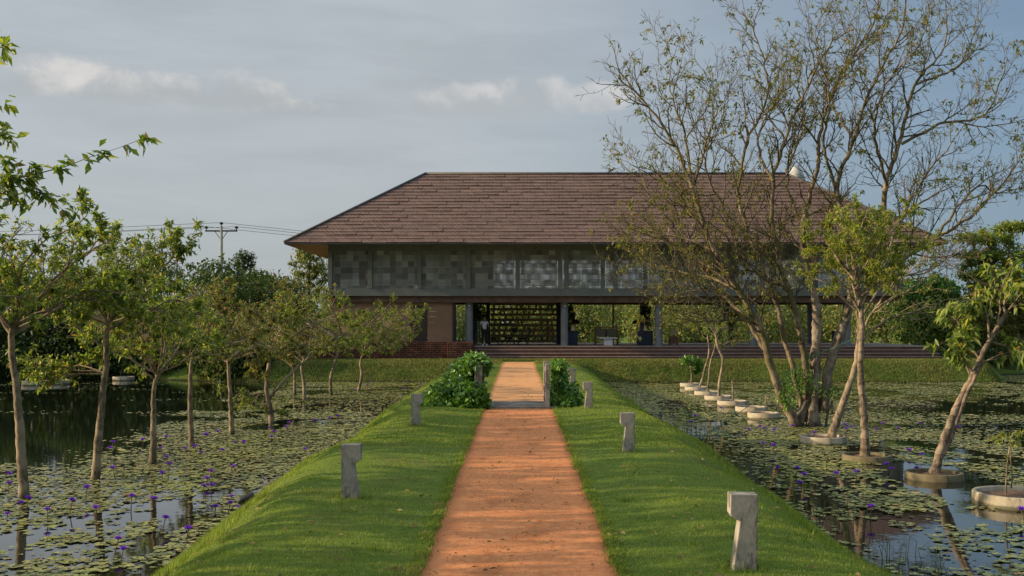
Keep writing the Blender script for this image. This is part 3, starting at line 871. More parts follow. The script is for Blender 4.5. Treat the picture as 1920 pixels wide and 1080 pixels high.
T = []
T.append(row_tree(47, 935, [(40, 860, 0), (35, 770, 0), (22, 650, .1), (24, 610, .1)], (55, 512), (2.0, 1.8, 1.12),
         'tallest pale-trunked pond tree at the far left edge, purple lilies around its foot', 1, base_r=.105, nleaf=5600))
T.append(row_tree(178, 900, [(184, 830, 0), (197, 700, 0), (199, 640, 0), (203, 605, 0)], (190, 545), (1.8, 1.6, .9),
         'second pond tree from the left, smooth trunk leaning slightly, leafy low boughs', 2, base_r=.095, nleaf=5200,
         extra=[((130, 690), (.45, .4, .12), 60), ((345, 440), (.7, .5, .25), 40)]))
T.append(row_tree(287, 870, [(288, 800, 0), (289, 730, 0), (296, 700, 0)], (290, 622), (1.75, 1.6, .90),
         'pond tree with a low forked slim trunk, third from the left', 3, base_r=.085, nleaf=4600, leafm='leaf_pond'))
T.append(row_tree(360, 838, [(357, 760, 0), (358, 690, 0), (362, 660, 0)], (370, 615), (1.8, 1.6, .95),
         'pond tree with a straight upright trunk, fourth from the left', 4, base_r=.085, nleaf=4600, leafm='leaf_red'))
T.append(row_tree(435, 815, [(432, 750, 0), (428, 690, 0), (428, 670, 0)], (440, 636), (1.9, 1.7, 1.05),
         'pond tree with twin thin stems under reddish leaves, fifth from the left', 5, base_r=.085, nleaf=4800, leafm='leaf_red'))
T.append(row_tree(510, 795, [(508, 772, 0), (503, 750, 0), (500, 735, 0), (503, 690, 0), (507, 655, 0)], (565, 622), (2.3, 1.8, 1.05),
         'pond tree with a wide V-shaped fork and leafy shoots around its foot', 6, base_r=.10, forks=[[(503, 750, 0), (525, 722, 0), (558, 688, .1), (600, 655, .2), (640, 625, .3)]], nleaf=5200, leafm='leaf_pale',
         extra=[((490, 765), (.55, .5, .35), 90), ((455, 740), (.5, .5, .25), 50), ((505, 640), (.4, .5, .4), 60)]))
T.append(row_tree(571, 752, [(570, 720, 0), (565, 690, 0), (572, 670, 0)], (560, 600), (2.3, 2.0, 1.25),
         'slim pond tree with brown-tinged leaves behind the V-forked one', 7, leafm='leaf_red', nleaf=3800, natt=700))
T.append(row_tree(553, 741, [(552, 700, 0), (548, 680, 0)], (490, 580), (2.4, 2.0, 1.3),
         'farthest small pond tree with reddish crown, in front of the power pole', 8, leafm='leaf_red', nleaf=3600, natt=700))
T.append(row_tree(622, 741, [(620, 710, 0), (628, 680, 0), (634, 662, 0)], (650, 620), (2.1, 1.9, 1.0),
         'slim pond tree with pale sparse leaves, in front of the brick wall', 9, leafm='leaf_pale', nleaf=3400, natt=700))
T.append(row_tree(670, 733, [(678, 705, 0), (676, 680, 0), (684, 655, 0)], (715, 607), (2.0, 1.8, .9),
         'twin-stemmed pond tree nearest the pavilion, its boughs reaching to the tan wall panel', 10, leafm='leaf_pale', nleaf=3600, natt=700,
         extra=[((770, 590), (.8, .6, .3), 60)]))
# nearest tree, mostly beyond the frame, its long bough reaching into the sky
def near_tree():
    rg = np.random.default_rng(77)
    d = 13.6
    b = np.array((-8.35, d, WATER_Z - .2))
    limbs = [[b, (-8.3, d, .4), (-8.2, d, 1.6), (-8.1, d, 2.5)],
             [(-8.1, d, 2.5), P(-90, 395, d), P(0, 346, d), P(75, 325, d), P(140, 305, d), P(232, 274, d), P(262, 264, d)],
             [(-8.1, d, 2.5), P(-80, 330, d + .3), P(-10, 270, d + .3)],
             [(-8.1, d, 2.4), P(-120, 250, d - .3), P(-30, 140, d - .2), P(5, 88, d - .2)],
             [P(0, 346, d), P(45, 340, d + .1), P(110, 385, d + .2), P(150, 420, d + .2)]]
    A = [ellipsoid_pts(420, (-8.3, d, 3.2), (1.35, 1.6, 1.1), rg, .2), ellipsoid_pts(26, P(5, 260, d), (.12, .2, .45), rg),
         ellipsoid_pts(10, P(0, 80, d - .2), (.12, .1, .12), rg), ellipsoid_pts(60, P(0, 370, d), (.35, .4, .25), rg)]
    for px, py in ((75, 300), (125, 292), (180, 300), (200, 292), (275, 262), (45, 305), (60, 300)):
        A.append(ellipsoid_pts(3, P(px, py, d), (.09, .12, .07), rg))
    t = make_tree('pond_tree', 'nearest pond tree, only its long bough and leaf tips reaching in over the sky', 'tree', (b[0], b[1], WATER_Z), limbs, np.vstack(A),
                  M['bark_dark'], M['leaf_pond'], 78, step=.12, di=1.0, dk=.13, base_r=.10, tip_r=.0035, nleaf=2900, leaf=(.15, .07), clump=.8, wig=.012, leaf_thr=.012,
                  group='trees standing in the pond left of the path')
    # hanging leaf rosettes along the bough
    P_, D_ = [], []
    for px, py, n_ in ((268, 262, 9), (235, 272, 5), (190, 292, 7), (160, 296, 4), (125, 302, 6), (105, 308, 4), (70, 312, 5), (20, 262, 6), (12, 300, 7), (8, 88, 4), (10, 190, 6), (20, 330, 9), (5, 345, 9)):
        c = P(px, py, d)
        for j in range(n_):
            P_.append(c + rg.normal(0, .035, 3)); D_.append(np.array((rg.uniform(-.2, .9), rg.normal(0, .5), rg.uniform(-1.0, .35))))
    n_ = len(P_)
    lv, lf = leaf_arrays(np.array(P_), np.array(D_), rg.uniform(.13, .24, n_), rg.uniform(.06, .1, n_), r=rg)
    o = link_mesh('leaves', np_mesh('leaves', lv - np.array((b[0], b[1], WATER_Z)), lf), M['leaf_pond'], t)
    return t
near_tree()
# the row goes on towards the viewer beside the frame
airy = row_tree(-150, 972, [(-152, 850, 0), (-150, 720, 0), (-148, 640, 0)], (-150, 500), (1.5, 1.4, .9),
                'pond tree of the same row standing just outside the frame, throwing stripes over the lawn', 40, nleaf=3500, natt=420, base_r=.09)
for i, (y_, rot) in enumerate(((12.6, .7), (10.2, 5.1), (8.1, 2.6), (5.9, 4.0))):
    o = copy_tree(airy); o.location = (-9.0 - .2 * (i % 2), y_, WATER_Z); o.rotation_euler = (0, 0, rot)

# ---- right side: big many-stemmed tree
def big_tree():
    d = 31.0; rg = np.random.default_rng(5)
    base = P(1515, 803, d); base[2] = WATER_Z
    def lim(pts, o0, o1):
        n_ = len(pts); return [P(a, b, d + o0 + (o1 - o0) * (i / (n_ - 1))) for i, (a, b) in enumerate(pts)]
    limbs = [
        lim([(1500, 815), (1488, 790), (1462, 735), (1440, 665), (1430, 620), (1385, 545), (1340, 470), (1300, 360), (1255, 255), (1200, 185), (1160, 145)], 0, -1.2),
        lim([(1490, 795), (1506, 780), (1490, 700), (1472, 640), (1455, 570), (1412, 460), (1385, 370), (1400, 270), (1440, 175), (1425, 90), (1392, 20)], .1, 1.5),
        lim([(1506, 780), (1512, 700), (1500, 620), (1478, 540), (1452, 440), (1450, 340), (1480, 240), (1520, 150), (1560, 80), (1600, 55)], .2, -2.0),
        lim([(1506, 790), (1525, 720), (1530, 640), (1530, 560), (1512, 500), (1505, 430), (1530, 320), (1540, 230), (1585, 130), (1640, 40), (1650, -15)], .3, 1.0),
        lim([(1512, 790), (1548, 740), (1555, 680), (1582, 600), (1602, 520), (1600, 440), (1568, 360), (1600, 260), (1640, 150), (1690, 60), (1700, -10)], .5, -1.0),
        lim([(1602, 500), (1652, 425), (1662, 345), (1690, 255), (1715, 160), (1770, 90), (1775, 10)], .6, 2.0),
        lim([(1690, 270), (1760, 235), (1845, 215), (1876, 150), (1890, 110)], 1.5, .5),
        lim([(1590, 570), (1680, 495), (1750, 450), (1830, 395), (1890, 330), (1920, 285)], 0, -2.0),
        lim([(1755, 445), (1830, 350), (1880, 360), (1935, 300)], -1.5, .5),
        lim([(1428, 615), (1370, 580), (1310, 560), (1240, 520), (1180, 455)], -.3, -1.8),
        lim([(1380, 540), (1320, 495), (1245, 450), (1180, 430)], -.4, 1.2),
        lim([(1340, 470), (1290, 390), (1240, 330), (1190, 310)], -.4, -2.5),
        lim([(1300, 360), (1285, 260), (1255, 150), (1272, 80)], -.6, .8),
        lim([(1300, 350), (1330, 260), (1345, 190)], -.6, 2.0),
        lim([(1478, 540), (1430, 520), (1360, 440), (1300, 400)], 0, -2.2),
        lim([(1652, 425), (1720, 385), (1800, 330)], .6, 3.0),
    ]
    limbs += [
        lim([(1440, 665), (1400, 600), (1330, 520), (1260, 420), (1215, 360), (1180, 270)], 0, 2.4),
        lim([(1412, 460), (1350, 380), (1320, 290), (1345, 200), (1320, 130)], 1.0, -2.0),
        lim([(1450, 340), (1420, 260), (1465, 170), (1470, 100)], -1.4, 1.0),
        lim([(1505, 430), (1475, 340), (1500, 250), (1505, 160), (1490, 100)], .6, 2.6),
        lim([(1568, 360), (1545, 270), (1555, 180), (1530, 60), (1560, 0)], -.4, -3.0),
        lim([(1600, 260), (1560, 180), (1600, 90), (1590, 10)], -.5, 2.2),
        lim([(1662, 345), (1640, 250), (1660, 160), (1730, 70), (1740, -10)], 1.0, -2.4),
        lim([(1715, 160), (1800, 120), (1830, 40), (1835, -10)], 1.5, 3.0),
        lim([(1602, 520), (1660, 470), (1730, 340), (1790, 260), (1830, 190)], .3, -2.8),
    ]
    limbs += [lim([(1440, 650), (1400, 575), (1330, 542), (1250, 555), (1190, 545)], 0, -1.6), lim([(1385, 545), (1330, 520), (1270, 510), (1195, 495)], -.4, 1.8),
              lim([(1428, 610), (1370, 598), (1300, 602), (1235, 585)], -.2, -2.6), lim([(1340, 470), (1260, 440), (1190, 455), (1150, 440)], -.5, .8), lim([(1602, 520), (1680, 520), (1750, 500), (1800, 470)], .4, 2.2)]
    rad = [(.135, .022), (.09, .018), (.11, .018), (.12, .018), (.13, .018), (.10, .016), (.05, .012), (.085, .014), (.045, .007), (.06, .008), (.06, .008), (.045, .007), (.05, .007), (.045, .006), (.055, .007), (.055, .007),
           (.07, .008), (.05, .007), (.05, .007), (.055, .007), (.05, .007), (.045, .007), (.05, .007), (.04, .006), (.055, .007), (.05, .007), (.05, .007), (.045, .007), (.045, .007), (.05, .007)]
    v, f, tp, td, tcl, nc = ramify(limbs, rad, [(.33, 1.0, 2.7, 24, 52, .026), (.19, .45, 1.25, 26, 58, .0135), (.17, .16, .50, 30, 62, .0075)], rg, .08, .26, .0058)
    root = empty('big_tree', tuple(base)); tag(root, 'big many-stemmed tree with a spreading half-bare crown, standing in the pond right of the path', 'tree')
    nv_, nf_ = ramify.split
    link_mesh('trunk', np_mesh('trunk', v[:nv_] - base, f[:nf_], True), M['bark_big'], root)
    link_mesh('branches', np_mesh('branches', v[nv_:] - base, f[nf_:] - nv_, True), M['bark_twig'], root)
    lv, lf = rosettes(tp, td, tcl, nc, 9500, 5, (.135, .05), rg, 2.6, .6)
    link_mesh('crown', np_mesh('crown', lv - base, lf), M['leaf_big'], root)
    # thick pale snag and buttressed foot
    sn = MB()
    for pl, rr in (([(1527, 690), (1530, 600), (1526, 545), (1512, 515), (1500, 505)], (.20, .19, .17, .13, .03)),
                   ([(1520, 812), (1525, 760), (1530, 700), (1532, 620), (1532, 570)], (.30, .22, .22, .2, .17)),
                   ([(1545, 770), (1552, 700), (1578, 620), (1600, 550), (1612, 480)], (.20, .23, .22, .18, .10)),
                   ([(1500, 815), (1492, 790), (1462, 735), (1438, 660), (1428, 615)], (.18, .15, .14, .13, .12)),
                   ([(1484, 812), (1492, 780), (1512, 755), (1525, 720)], (.09, .13, .14, .08)),
                   ([(1497, 816), (1504, 785), (1516, 750)], (.1, .13, .1)),
                   ([(1540, 815), (1530, 780), (1524, 740), (1520, 690)], (.13, .15, .14, .1)),
                   ([(1548, 812), (1552, 775), (1560, 752)], (.07, .07, .05))):
        p_ = resample([P(a, b, d + .1) for a, b in pl], .12); r_ = np.interp(np.linspace(0, 1, len(p_)), np.linspace(0, 1, len(rr)), rr)
        sn.tube(p_ + rg.normal(0, .012, p_.shape) - base, r_ * .62 * (1 + rg.normal(0, .06, len(r_))), 12)
    o = sn.build('stump', M['bark_snag'], root)
    # fresh leafy shoots round the foot
    A2 = np.vstack([ellipsoid_pts(260, P(1500, 715, d - .3), (.55, .4, .45), rg), ellipsoid_pts(200, P(1478, 745, d - .4), (.35, .35, .35), rg), ellipsoid_pts(160, P(1560, 735, d), (.5, .4, .25), rg)])
    lv, lf = leaf_arrays(A2, rg.normal(0, 1, A2.shape) + np.array((0, 0, -.2)), rg.uniform(.08, .16, len(A2)), rg.uniform(.04, .07, len(A2)), r=rg)
    link_mesh('foliage', np_mesh('foliage', lv - base, lf), M['leaf_vine'], root)
    return root
big_tree()

def ring(px, py, hw_px, label, mat='ring', hgt=.20, soil=True):
    """concrete well ring; px,py is the centre of its waterline ellipse in the photograph"""
    d = (EYE - WATER_Z) * F / (py - VY)
    r = hw_px * d / F; c = P(px, py, d)
    root = empty('planter_ring', (c[0], c[1], WATER_Z)); tag(root, label, 'planter ring', 'concrete planter rings in the pond')
    m_ = MB(); m_.lathe([(r * .97, -.3), (r, -.28), (r, hgt - .015), (r - .015, hgt), (r - .075, hgt), (r - .09, hgt - .015), (r - .09, -.3)], 40)
    m_.build('wall', M[mat], root)
    if soil:
        s_ = MB(); rr = np.random.default_rng(int(px)); K = 20; vs = [(0, 0, hgt - .01)]
        for j, f_ in enumerate((.35, .7, .97)):
            for i in range(K):
                a = 2 * math.pi * i / K; vs.append((f_ * (r - .09) * math.cos(a), f_ * (r - .09) * math.sin(a), hgt - .03 - .03 * j + rr.normal(0, .018)))
        fs = [(0, 1 + i, 1 + (i + 1) % K) for i in range(K)]
        for j in range(2):
            fs += [(1 + j * K + i, 1 + (j + 1) * K + i, 1 + (j + 1) * K + (i + 1) % K, 1 + j * K + (i + 1) % K) for i in range(K)]
        s_.add(vs, fs, 0, True); s_.build('soil', M['earth'], root)
    return c, r, d

rings = {}
for key, args in {
    'a': (1913, 945, 84, 'nearest planter ring, pale concrete cut by the picture edge, holding a thin seedling'),
    'b': (1752, 897, 53, 'low mossy planter ring round the foot of the leaning double trunk', 'ring_dark', .13),
    'c': (1626, 863, 46, 'dark mossy planter ring round the slender straight trunk', 'ring_dark', .13),
    'd': (1543, 832, 43, 'pale planter ring just in front of the big many-stemmed tree'),
    'e': (1432, 785, 30, 'planter ring just left of the big tree foot, nearest of the far row'),
    'f': (1409, 773, 30, 'second planter ring from the big tree in the far row'),
    'g': (1374, 761, 29, 'planter ring with a bare stub, middle of the far row'),
    'h': (1348, 751, 27, 'planter ring under the crooked white sapling in the far row'),
    'i': (1326, 742, 24, 'planter ring behind the crooked sapling, third from the far bank'),
    'j': (1306, 733, 22, 'second planter ring from the far bank, with thin paired stems'),
    'k': (1294, 726, 19, 'farthest planter ring, by the bank, holding a small leafy sapling'),
    'l': (62, 722, 20, 'grey planter ring far across the water, leftmost of three'),
    'm': (108, 720, 22, 'tan-edged planter ring far across the water between the first two trunks'),
    'n': (232, 713, 20, 'planter ring far across the water under the second tree boughs'),
    'o': (1907, 700, 22, 'pale planter ring by the far right bank beyond the leaning tree')}.items():
    rings[key] = ring(*args)

def stem_tree(key, name, label, knots, crown, seed, bark, leafm, base_r, nleaf, leaf=(.12, .05), natt=600, off=(0, 0), twin=None, limbs=5, rootz=.08, **kw):
    c, r, d = rings[key]; rg = np.random.default_rng(seed)
    b = np.array((c[0] + off[0], c[1] + off[1], WATER_Z + rootz)); d = b[1]
    trunk = [b] + [P(a, y_, d + o_) for a, y_, o_ in knots]
    L = [trunk]
    A = []
    for (px, py, dz), rr, n_ in crown:
        cc = P(px, py, d + dz); A.append(ellipsoid_pts(n_, cc, rr, rg, .1))
        L.append([trunk[-1], trunk[-1] * .5 + cc * .5 + np.array((0, 0, .1)), cc])
    t = make_tree(name, label, 'tree', (b[0], b[1], WATER_Z), L, np.vstack(A), M[bark], M[leafm], seed, base_r=base_r, nleaf=nleaf, leaf=leaf, **kw)
    if twin:
        tp = resample([P(a, y_, d + o_) for a, y_, o_ in twin], .12) - np.array((b[0], b[1], WATER_Z)); m_ = MB()
        m_.tube(tp + rg.normal(0, .008, tp.shape), np.linspace(base_r * .85, base_r * .5, len(tp)), 9); m_.build('stem', M[bark], t)
    return t

def fan_tree(key, name, label, trunk, r_trunk, limbs, r_limb, levels, bark, leafm, nleaf, leaf, ros, seed, off=(0, 0), droop=.3, clump=1.2, rootz=.08, second=None, trop=.05):
    c, r, d = rings[key]; rg = np.random.default_rng(seed); b = np.array((c[0] + off[0], c[1] + off[1], WATER_Z + rootz)); d = b[1]
    lim = lambda pts, o: [P(x_, y_, d + o * i / max(1, len(pts) - 1)) for i, (x_, y_) in enumerate(pts)]
    L = [lim(p_, o) for p_, o in limbs]
    v, f, tp, td, tcl, nc = ramify(L, [(r_limb, .0055)] * len(L), levels, rg, trop, .2, .0042)
    for pl, r0 in [([b] + lim(trunk, 0), r_trunk)] + ([([b + np.array((-.07, -.03, 0))] + lim(second, -.1), r_trunk * .8)] if second else []):
        pp = resample(pl, .1); pp = pp + rg.normal(0, .007, pp.shape); rr = np.linspace(r0, r0 * .5, len(pp)) * (1 + rg.normal(0, .05, len(pp))); rr *= 1 + .35 * np.exp(-np.arange(len(pp)) * .1 / .2)
        tv, tf = tube_arrays(pp, rr, 10); f = np.vstack((f, tf + len(v))); v = np.vstack((v, tv))
    root = empty(name, tuple(b)); tag(root, label, 'tree')
    link_mesh('trunk', np_mesh('trunk', v - b, f, True), M[bark], root)
    lv, lf = rosettes(tp, td, tcl, nc, nleaf, ros, leaf, rg, clump, droop)
    link_mesh('crown', np_mesh('crown', lv - b, lf), M[leafm], root)
fan_tree('d', 'leaning_tree', 'thin leaning tree with twiggy fan crown in the pale planter ring by the big tree',
         [(1575, 770), (1600, 700), (1610, 640), (1612, 600)], .10,
         [([(1610, 640), (1606, 570), (1590, 500), (1570, 430)], .6), ([(1610, 640), (1640, 580), (1700, 545), (1790, 490)], -.6), ([(1608, 655), (1650, 605), (1730, 580), (1780, 560)], .5), ([(1612, 600), (1650, 545), (1720, 500), (1760, 450)], .9),
          ([(1612, 600), (1630, 540), (1665, 470), (1680, 420)], -.9), ([(1606, 580), (1560, 540), (1530, 500)], -.5), ([(1640, 580), (1690, 520), (1740, 470)], -1.2)], .04,
         [(.30, .5, 1.3, 18, 40, .014), (.22, .25, .6, 20, 50, .008), (.2, .1, .3, 25, 60, .005)], 'bark_pale', 'leaf_pale', 1500, (.11, .04), 4, 32, off=(.2, .05))
fan_tree('c', 'slender_tree', 'slender tree with straight ringed trunk and yellow-green crown in a dark planter ring',
         [(1620, 780), (1613, 690), (1616, 600), (1606, 530), (1600, 490)], .088,
         [([(1614, 570), (1640, 520), (1690, 480), (1720, 455)], .6), ([(1616, 590), (1580, 530), (1540, 500), (1505, 490)], -.5), ([(1606, 530), (1570, 480), (1530, 440), (1500, 430)], .6), ([(1600, 490), (1590, 440), (1560, 400)], -.4),
          ([(1600, 490), (1615, 430), (1625, 385)], .4), ([(1606, 530), (1640, 470), (1680, 420), (1720, 395)], -.6), ([(1600, 490), (1640, 440), (1660, 400)], .8), ([(1610, 560), (1655, 520), (1660, 500)], -.9), ([(1606, 530), (1580, 500), (1560, 470)], 1.1), ([(1606, 530), (1600, 470), (1590, 430)], -1.1)], .03,
         [(.13, .28, .75, 28, 60, .010), (.10, .12, .34, 30, 65, .0055)], 'bark_ring', 'leaf_lush', 9500, (.10, .032), 5, 31, off=(-.05, 0), clump=.8)
fan_tree('b', 'leaning_tree', 'leaning tree with a twisted double trunk and large drooping leaves in a low mossy ring',
         [(1768, 830), (1795, 760), (1830, 690), (1855, 640), (1885, 590)], .082,
         [([(1838, 675), (1815, 640), (1790, 600), (1775, 590)], .5), ([(1855, 640), (1850, 590), (1825, 560), (1790, 575)], -.4), ([(1855, 640), (1900, 650), (1940, 630)], .3), ([(1870, 615), (1875, 560), (1860, 510)], .5), ([(1885, 590), (1915, 550), (1935, 520)], -.5),
          ([(1830, 690), (1870, 665), (1920, 655)], -.5), ([(1825, 700), (1800, 660), (1782, 640)], -.4), ([(1820, 705), (1806, 670), (1800, 630)], .4), ([(1885, 590), (1880, 545), (1895, 500)], .9)], .026,
         [(.17, .25, .6, 22, 50, .010), (.15, .12, .3, 25, 60, .0055)], 'bark_ring', 'leaf_pond', 1050, (.20, .075), 4, 33, droop=1.1, clump=1.6, second=[(1782, 820), (1806, 755), (1838, 685)])
stem_tree('a', 'seedling', 'thin two-stemmed seedling in the nearest planter ring at the picture edge', [(1886, 900, 0), (1892, 850, 0), (1893, 825, 0)],
          [((1880, 828, 0), (.35, .3, .1), 40), ((1905, 815, 0), (.2, .2, .12), 30)], 34, 'bark_pale', 'leaf_lush', .014, 150, (.09, .03), off=(-.24, .0), flare=0, step=.08, dk=.08,
          twin=[(1897, 915, 0), (1897, 880, .02), (1895, 845, .03)], tip_r=.003)
stem_tree('k', 'sapling', 'small leafy sapling in the farthest planter ring by the bank', [(1297, 712, 0), (1298, 700, 0)],
          [((1288, 672, 0), (.6, .5, .3), 90), ((1306, 685, 0), (.5, .4, .3), 80)], 35, 'bark_pale', 'leaf_vine', .05, 700, (.18, .07), off=(.05, 0), flare=0, step=.12)
stem_tree('h', 'sapling', 'crooked pale sapling with a thin bare crown in the far row of planter rings', [(1349, 720, 0), (1354, 690, 0), (1356, 672, 0), (1346, 650, 0), (1342, 625, 0)],
          [((1330, 595, 0), (1.0, .9, .45), 190), ((1375, 615, .3), (.9, .7, .4), 140), ((1300, 590, .2), (.7, .6, .25), 80)], 36, 'bark_pale', 'leaf_pale', .06, 500, (.14, .05), flare=.2, step=.16)
stem_tree('j', 'sapling', 'thin slanting sapling from the second planter ring from the bank', [(1318, 705, 0), (1325, 680, 0), (1330, 660, 0)],
          [((1325, 620, 0), (.9, .8, .5), 130), ((1350, 640, 0), (.6, .5, .3), 60)], 37, 'bark_pale', 'leaf_pale', .045, 350, (.14, .05), off=(.12, 0), flare=.2, step=.17)
stem_tree('i', 'sapling', 'thin upright sapling in the planter ring behind the crooked one', [(1329, 705, 0), (1333, 675, 0), (1340, 655, 0)],
          [((1345, 620, 0), (.8, .8, .5), 130), ((1385, 640, 0), (.7, .5, .3), 60)], 38, 'bark_pale', 'leaf_pale', .045, 350, (.14, .05), flare=.2, step=.17)
for key, lab, hp in (('g', 'short bare stub of a dead sapling in a far planter ring', 714), ('e', 'thin dry twig in the planter ring beside the big tree foot', 740)):
    c, r, d = rings[key]; m_ = MB(); tp = P({'g': 1373, 'e': 1437}[key], hp, d)
    m_.tube(resample([(c[0], c[1], WATER_Z + .2), ((c[0] + tp[0]) / 2 + .01, c[1], (WATER_Z + tp[2]) / 2 + .1), tuple(tp)], .1) , .03 if key == 'g' else .012, 6)
    tag(m_.build('dry_stem', M['bark_pale']), lab, 'dry stem')

# guy rope
m_ = MB()
p0 = np.array((4.3, 25.6, -.75)); p1 = P(1381, 778, 27.5); p2 = P(1516, 671, 30.8); p3 = P(1608, 633, 27.2)
m_.tube(resample([p0, p1, p2], .3), .009, 6); m_.tube([p2, p3], .009, 6)
for j in range(5):
    a = rng.normal(0, 1, 3) * .08; m_.tube([p1, p1 + a * np.array((.8, .5, 1.2))], (.02, .012), 5)
    a = rng.normal(0, 1, 3) * .07; m_.tube([p2, p2 + a], (.02, .012), 5)
tag(m_.build('guy_rope', M['rope']), 'green guy rope slanting from the lawn edge to the big tree, knotted halfway', 'rope')

# ------------------------------------------------------------------ pavilion
PAV = empty('pavilion', (0, 60, 0))
tag(PAV, 'two-storey pavilion with brown tiled hip roof, perforated grey screens and open ground floor', 'building')
def part(mb, name, mat, parent=PAV, bevel=0):
    o = mb.build(name, mat, None, bevel)
    # geometry is written in world metres: shift it under the parent's origin
    off_ = Vector(PAV.location)
    o.data.transform(Matrix.Translation(-off_)); o.parent = parent
    return o
PL = .74                                            # platform height
XL, XR = -10.7, 21.64
YF, YB = 60.0, 69.0
mull = [-10.7] + [-8.33 + 2.76 * i for i in range(11)] + [21.64]
# upper storey frame
b = MB(); b.box(XL, XR, YF - .06, YF + .14, 3.56, 3.98); part(b, 'bottom_rail', M['frame'], bevel=.01)
b = MB(); b.box(XL + .002, XR - .002, YF - .05, YF + .13, 6.12, 7.3); part(b, 'top_rail', M['frame'])
for i, x_ in enumerate(mull):
    b = MB(); xa = x_ if i == 0 else x_ - .12 if i < 12 else x_ - .24
    b.box(xa, xa + .24, YF - .10, YF + .12, 3.982, 6.118); part(b, 'mullion', M['frame'], bevel=.01)
for i in range(12):
    x0 = mull[i] + (.24 if i == 0 else .12); x1 = mull[i + 1] - (.24 if i == 11 else .12)
    b = MB(); b.add([(x0, YF + .02, 3.982), (x1, YF + .02, 3.982), (x1, YF + .02, 6.118), (x0, YF + .02, 6.118)], [(0, 1, 2, 3)]); part(b, 'screen_panel', M['screen'])
# rear and side of the upper storey
b = MB()
for i in range(12):
    b.add([(mull[i] + .2, YB, 3.98), (mull[i + 1] - .2, YB, 3.98), (mull[i + 1] - .2, YB, 6.12), (mull[i] + .2, YB, 6.12)], [(0, 1, 2, 3)])
part(b, 'rear_screen', M['screen'])
b = MB()
for x_ in mull: b.box(x_ - .15, x_ + .15, YB + .01, YB + .2, 3.982, 6.118)
b.box(XL, XR, YB + .01, YB + .2, 3.56, 3.98); b.box(XL, XR, YB + .01, YB + .2, 6.12, 7.3)
part(b, 'rear_frame', M['frame'])
b = MB(); b.box(XL, XL + .12, YF + .15, YB, 3.56, 7.3); part(b, 'side_wall', M['frame'])
b = MB(); b.box(XR - .12, XR, YF + .15, YB, 3.56, 7.3); part(b, 'side_wall', M['frame'])
# a few rooms inside the upper floor, seen dimly through the screens
for xa, xb in ((XL + .2, -1.5), (9.0, 13.0)):
    b = MB(); b.box(xa, xb, YF + 3.2, YF + 3.4, 3.57, 6.3); part(b, 'inner_wall', M['frame'])
# floor slab / beams under it
b = MB(); b.box(XL + .1, XR - .1, YF + .2, YB - .1, 3.34, 3.555); part(b, 'upper_floor', M['beam'])
b = MB(); b.box(XL + .15, XR - .15, YF + .16, YF + .48, 3.20, 3.555); b.box(XL + .15, XR - .15, YB - .4, YB - .12, 3.22, 3.56); part(b, 'floor_beam', M['beam'])
# roof
E0, E1 = 57.5, 71.5; EXL, EXR = -12.62, 23.15; EZ, RZ = 6.36, 11.03; RY = (E0 + E1) / 2
RXL, RXR = EXL + 7.0, EXR - 7.0
def roof_face(mb, a, b_, c, d_, courses, seed):
    """a,b_: eave ends; d_,c: ridge ends. Courses of long tile panels, each tilted a little over the one below"""
    rg = np.random.default_rng(seed)
    a, b_, c, d_ = (np.array(p_, float) for p_ in (a, b_, c, d_))
    nrm = np.cross(b_ - a, (d_ - a)); nrm /= np.linalg.norm(nrm); nrm = nrm if nrm[2] > 0 else -nrm
    for i in range(courses):
        t0, t1 = i / courses, min(1, (i + 1.15) / courses)
        l0, r0 = a + (d_ - a) * t0, b_ + (c - b_) * t0; l1, r1 = a + (d_ - a) * t1, b_ + (c - b_) * t1
        W0 = np.linalg.norm(r0 - l0); ax_ = (b_ - a) / np.linalg.norm(b_ - a)
        ref = a @ ax_
        s0, s1 = l0 @ ax_, r0 @ ax_; q0, q1 = l1 @ ax_, r1 @ ax_
        st = 1.38; o_ = (i * .52) % st
        cuts = [s0] + [ref + o_ + st * j + rg.normal(0, .02) for j in range(-1, 40) if s0 + .15 < ref + o_ + st * j < s1 - .15] + [s1]
        for j in range(len(cuts) - 1):
            u0, u1 = cuts[j], cuts[j + 1] - .014
            w0, w1 = max(u0, q0) if j else q0, min(u1, q1) if j < len(cuts) - 2 else q1
            if w1 <= w0: w0 = w1 = min(max((u0 + u1) / 2, q0), q1)
            lf = .048 + rg.uniform(-.015, .02); lf2 = lf + (.018 if rg.uniform() < .5 else 0)
            A0 = l0 + ax_ * (u0 - s0) + nrm * lf; A1 = l0 + ax_ * (u1 - s0) + nrm * lf2
            B0 = l1 + ax_ * (w0 - q0) + nrm * .012; B1 = l1 + ax_ * (w1 - q0) + nrm * .012
            C0 = l0 + ax_ * (u0 - s0) + nrm * .004; C1 = l0 + ax_ * (u1 - s0) + nrm * .004
            mb.add([C0, C1, A1, A0, B1, B0], [(0, 1, 2, 3), (3, 2, 4, 5), (0, 3, 5), (1, 4, 2)])
rf = MB()
roof_face(rf, (EXL, E0, EZ), (EXR, E0, EZ), (RXR, RY, RZ), (RXL, RY, RZ), 21, 1)
roof_face(rf, (EXR, E1, EZ), (EXL, E1, EZ), (RXL, RY, RZ), (RXR, RY, RZ), 21, 2)
roof_face(rf, (EXL, E1, EZ), (EXL, E0, EZ), (RXL, RY, RZ), (RXL, RY, RZ), 21, 3)
roof_face(rf, (EXR, E0, EZ), (EXR, E1, EZ), (RXR, RY, RZ), (RXR, RY, RZ), 21, 4)
roof = part(rf, 'roof', M['tile'])
b = MB()
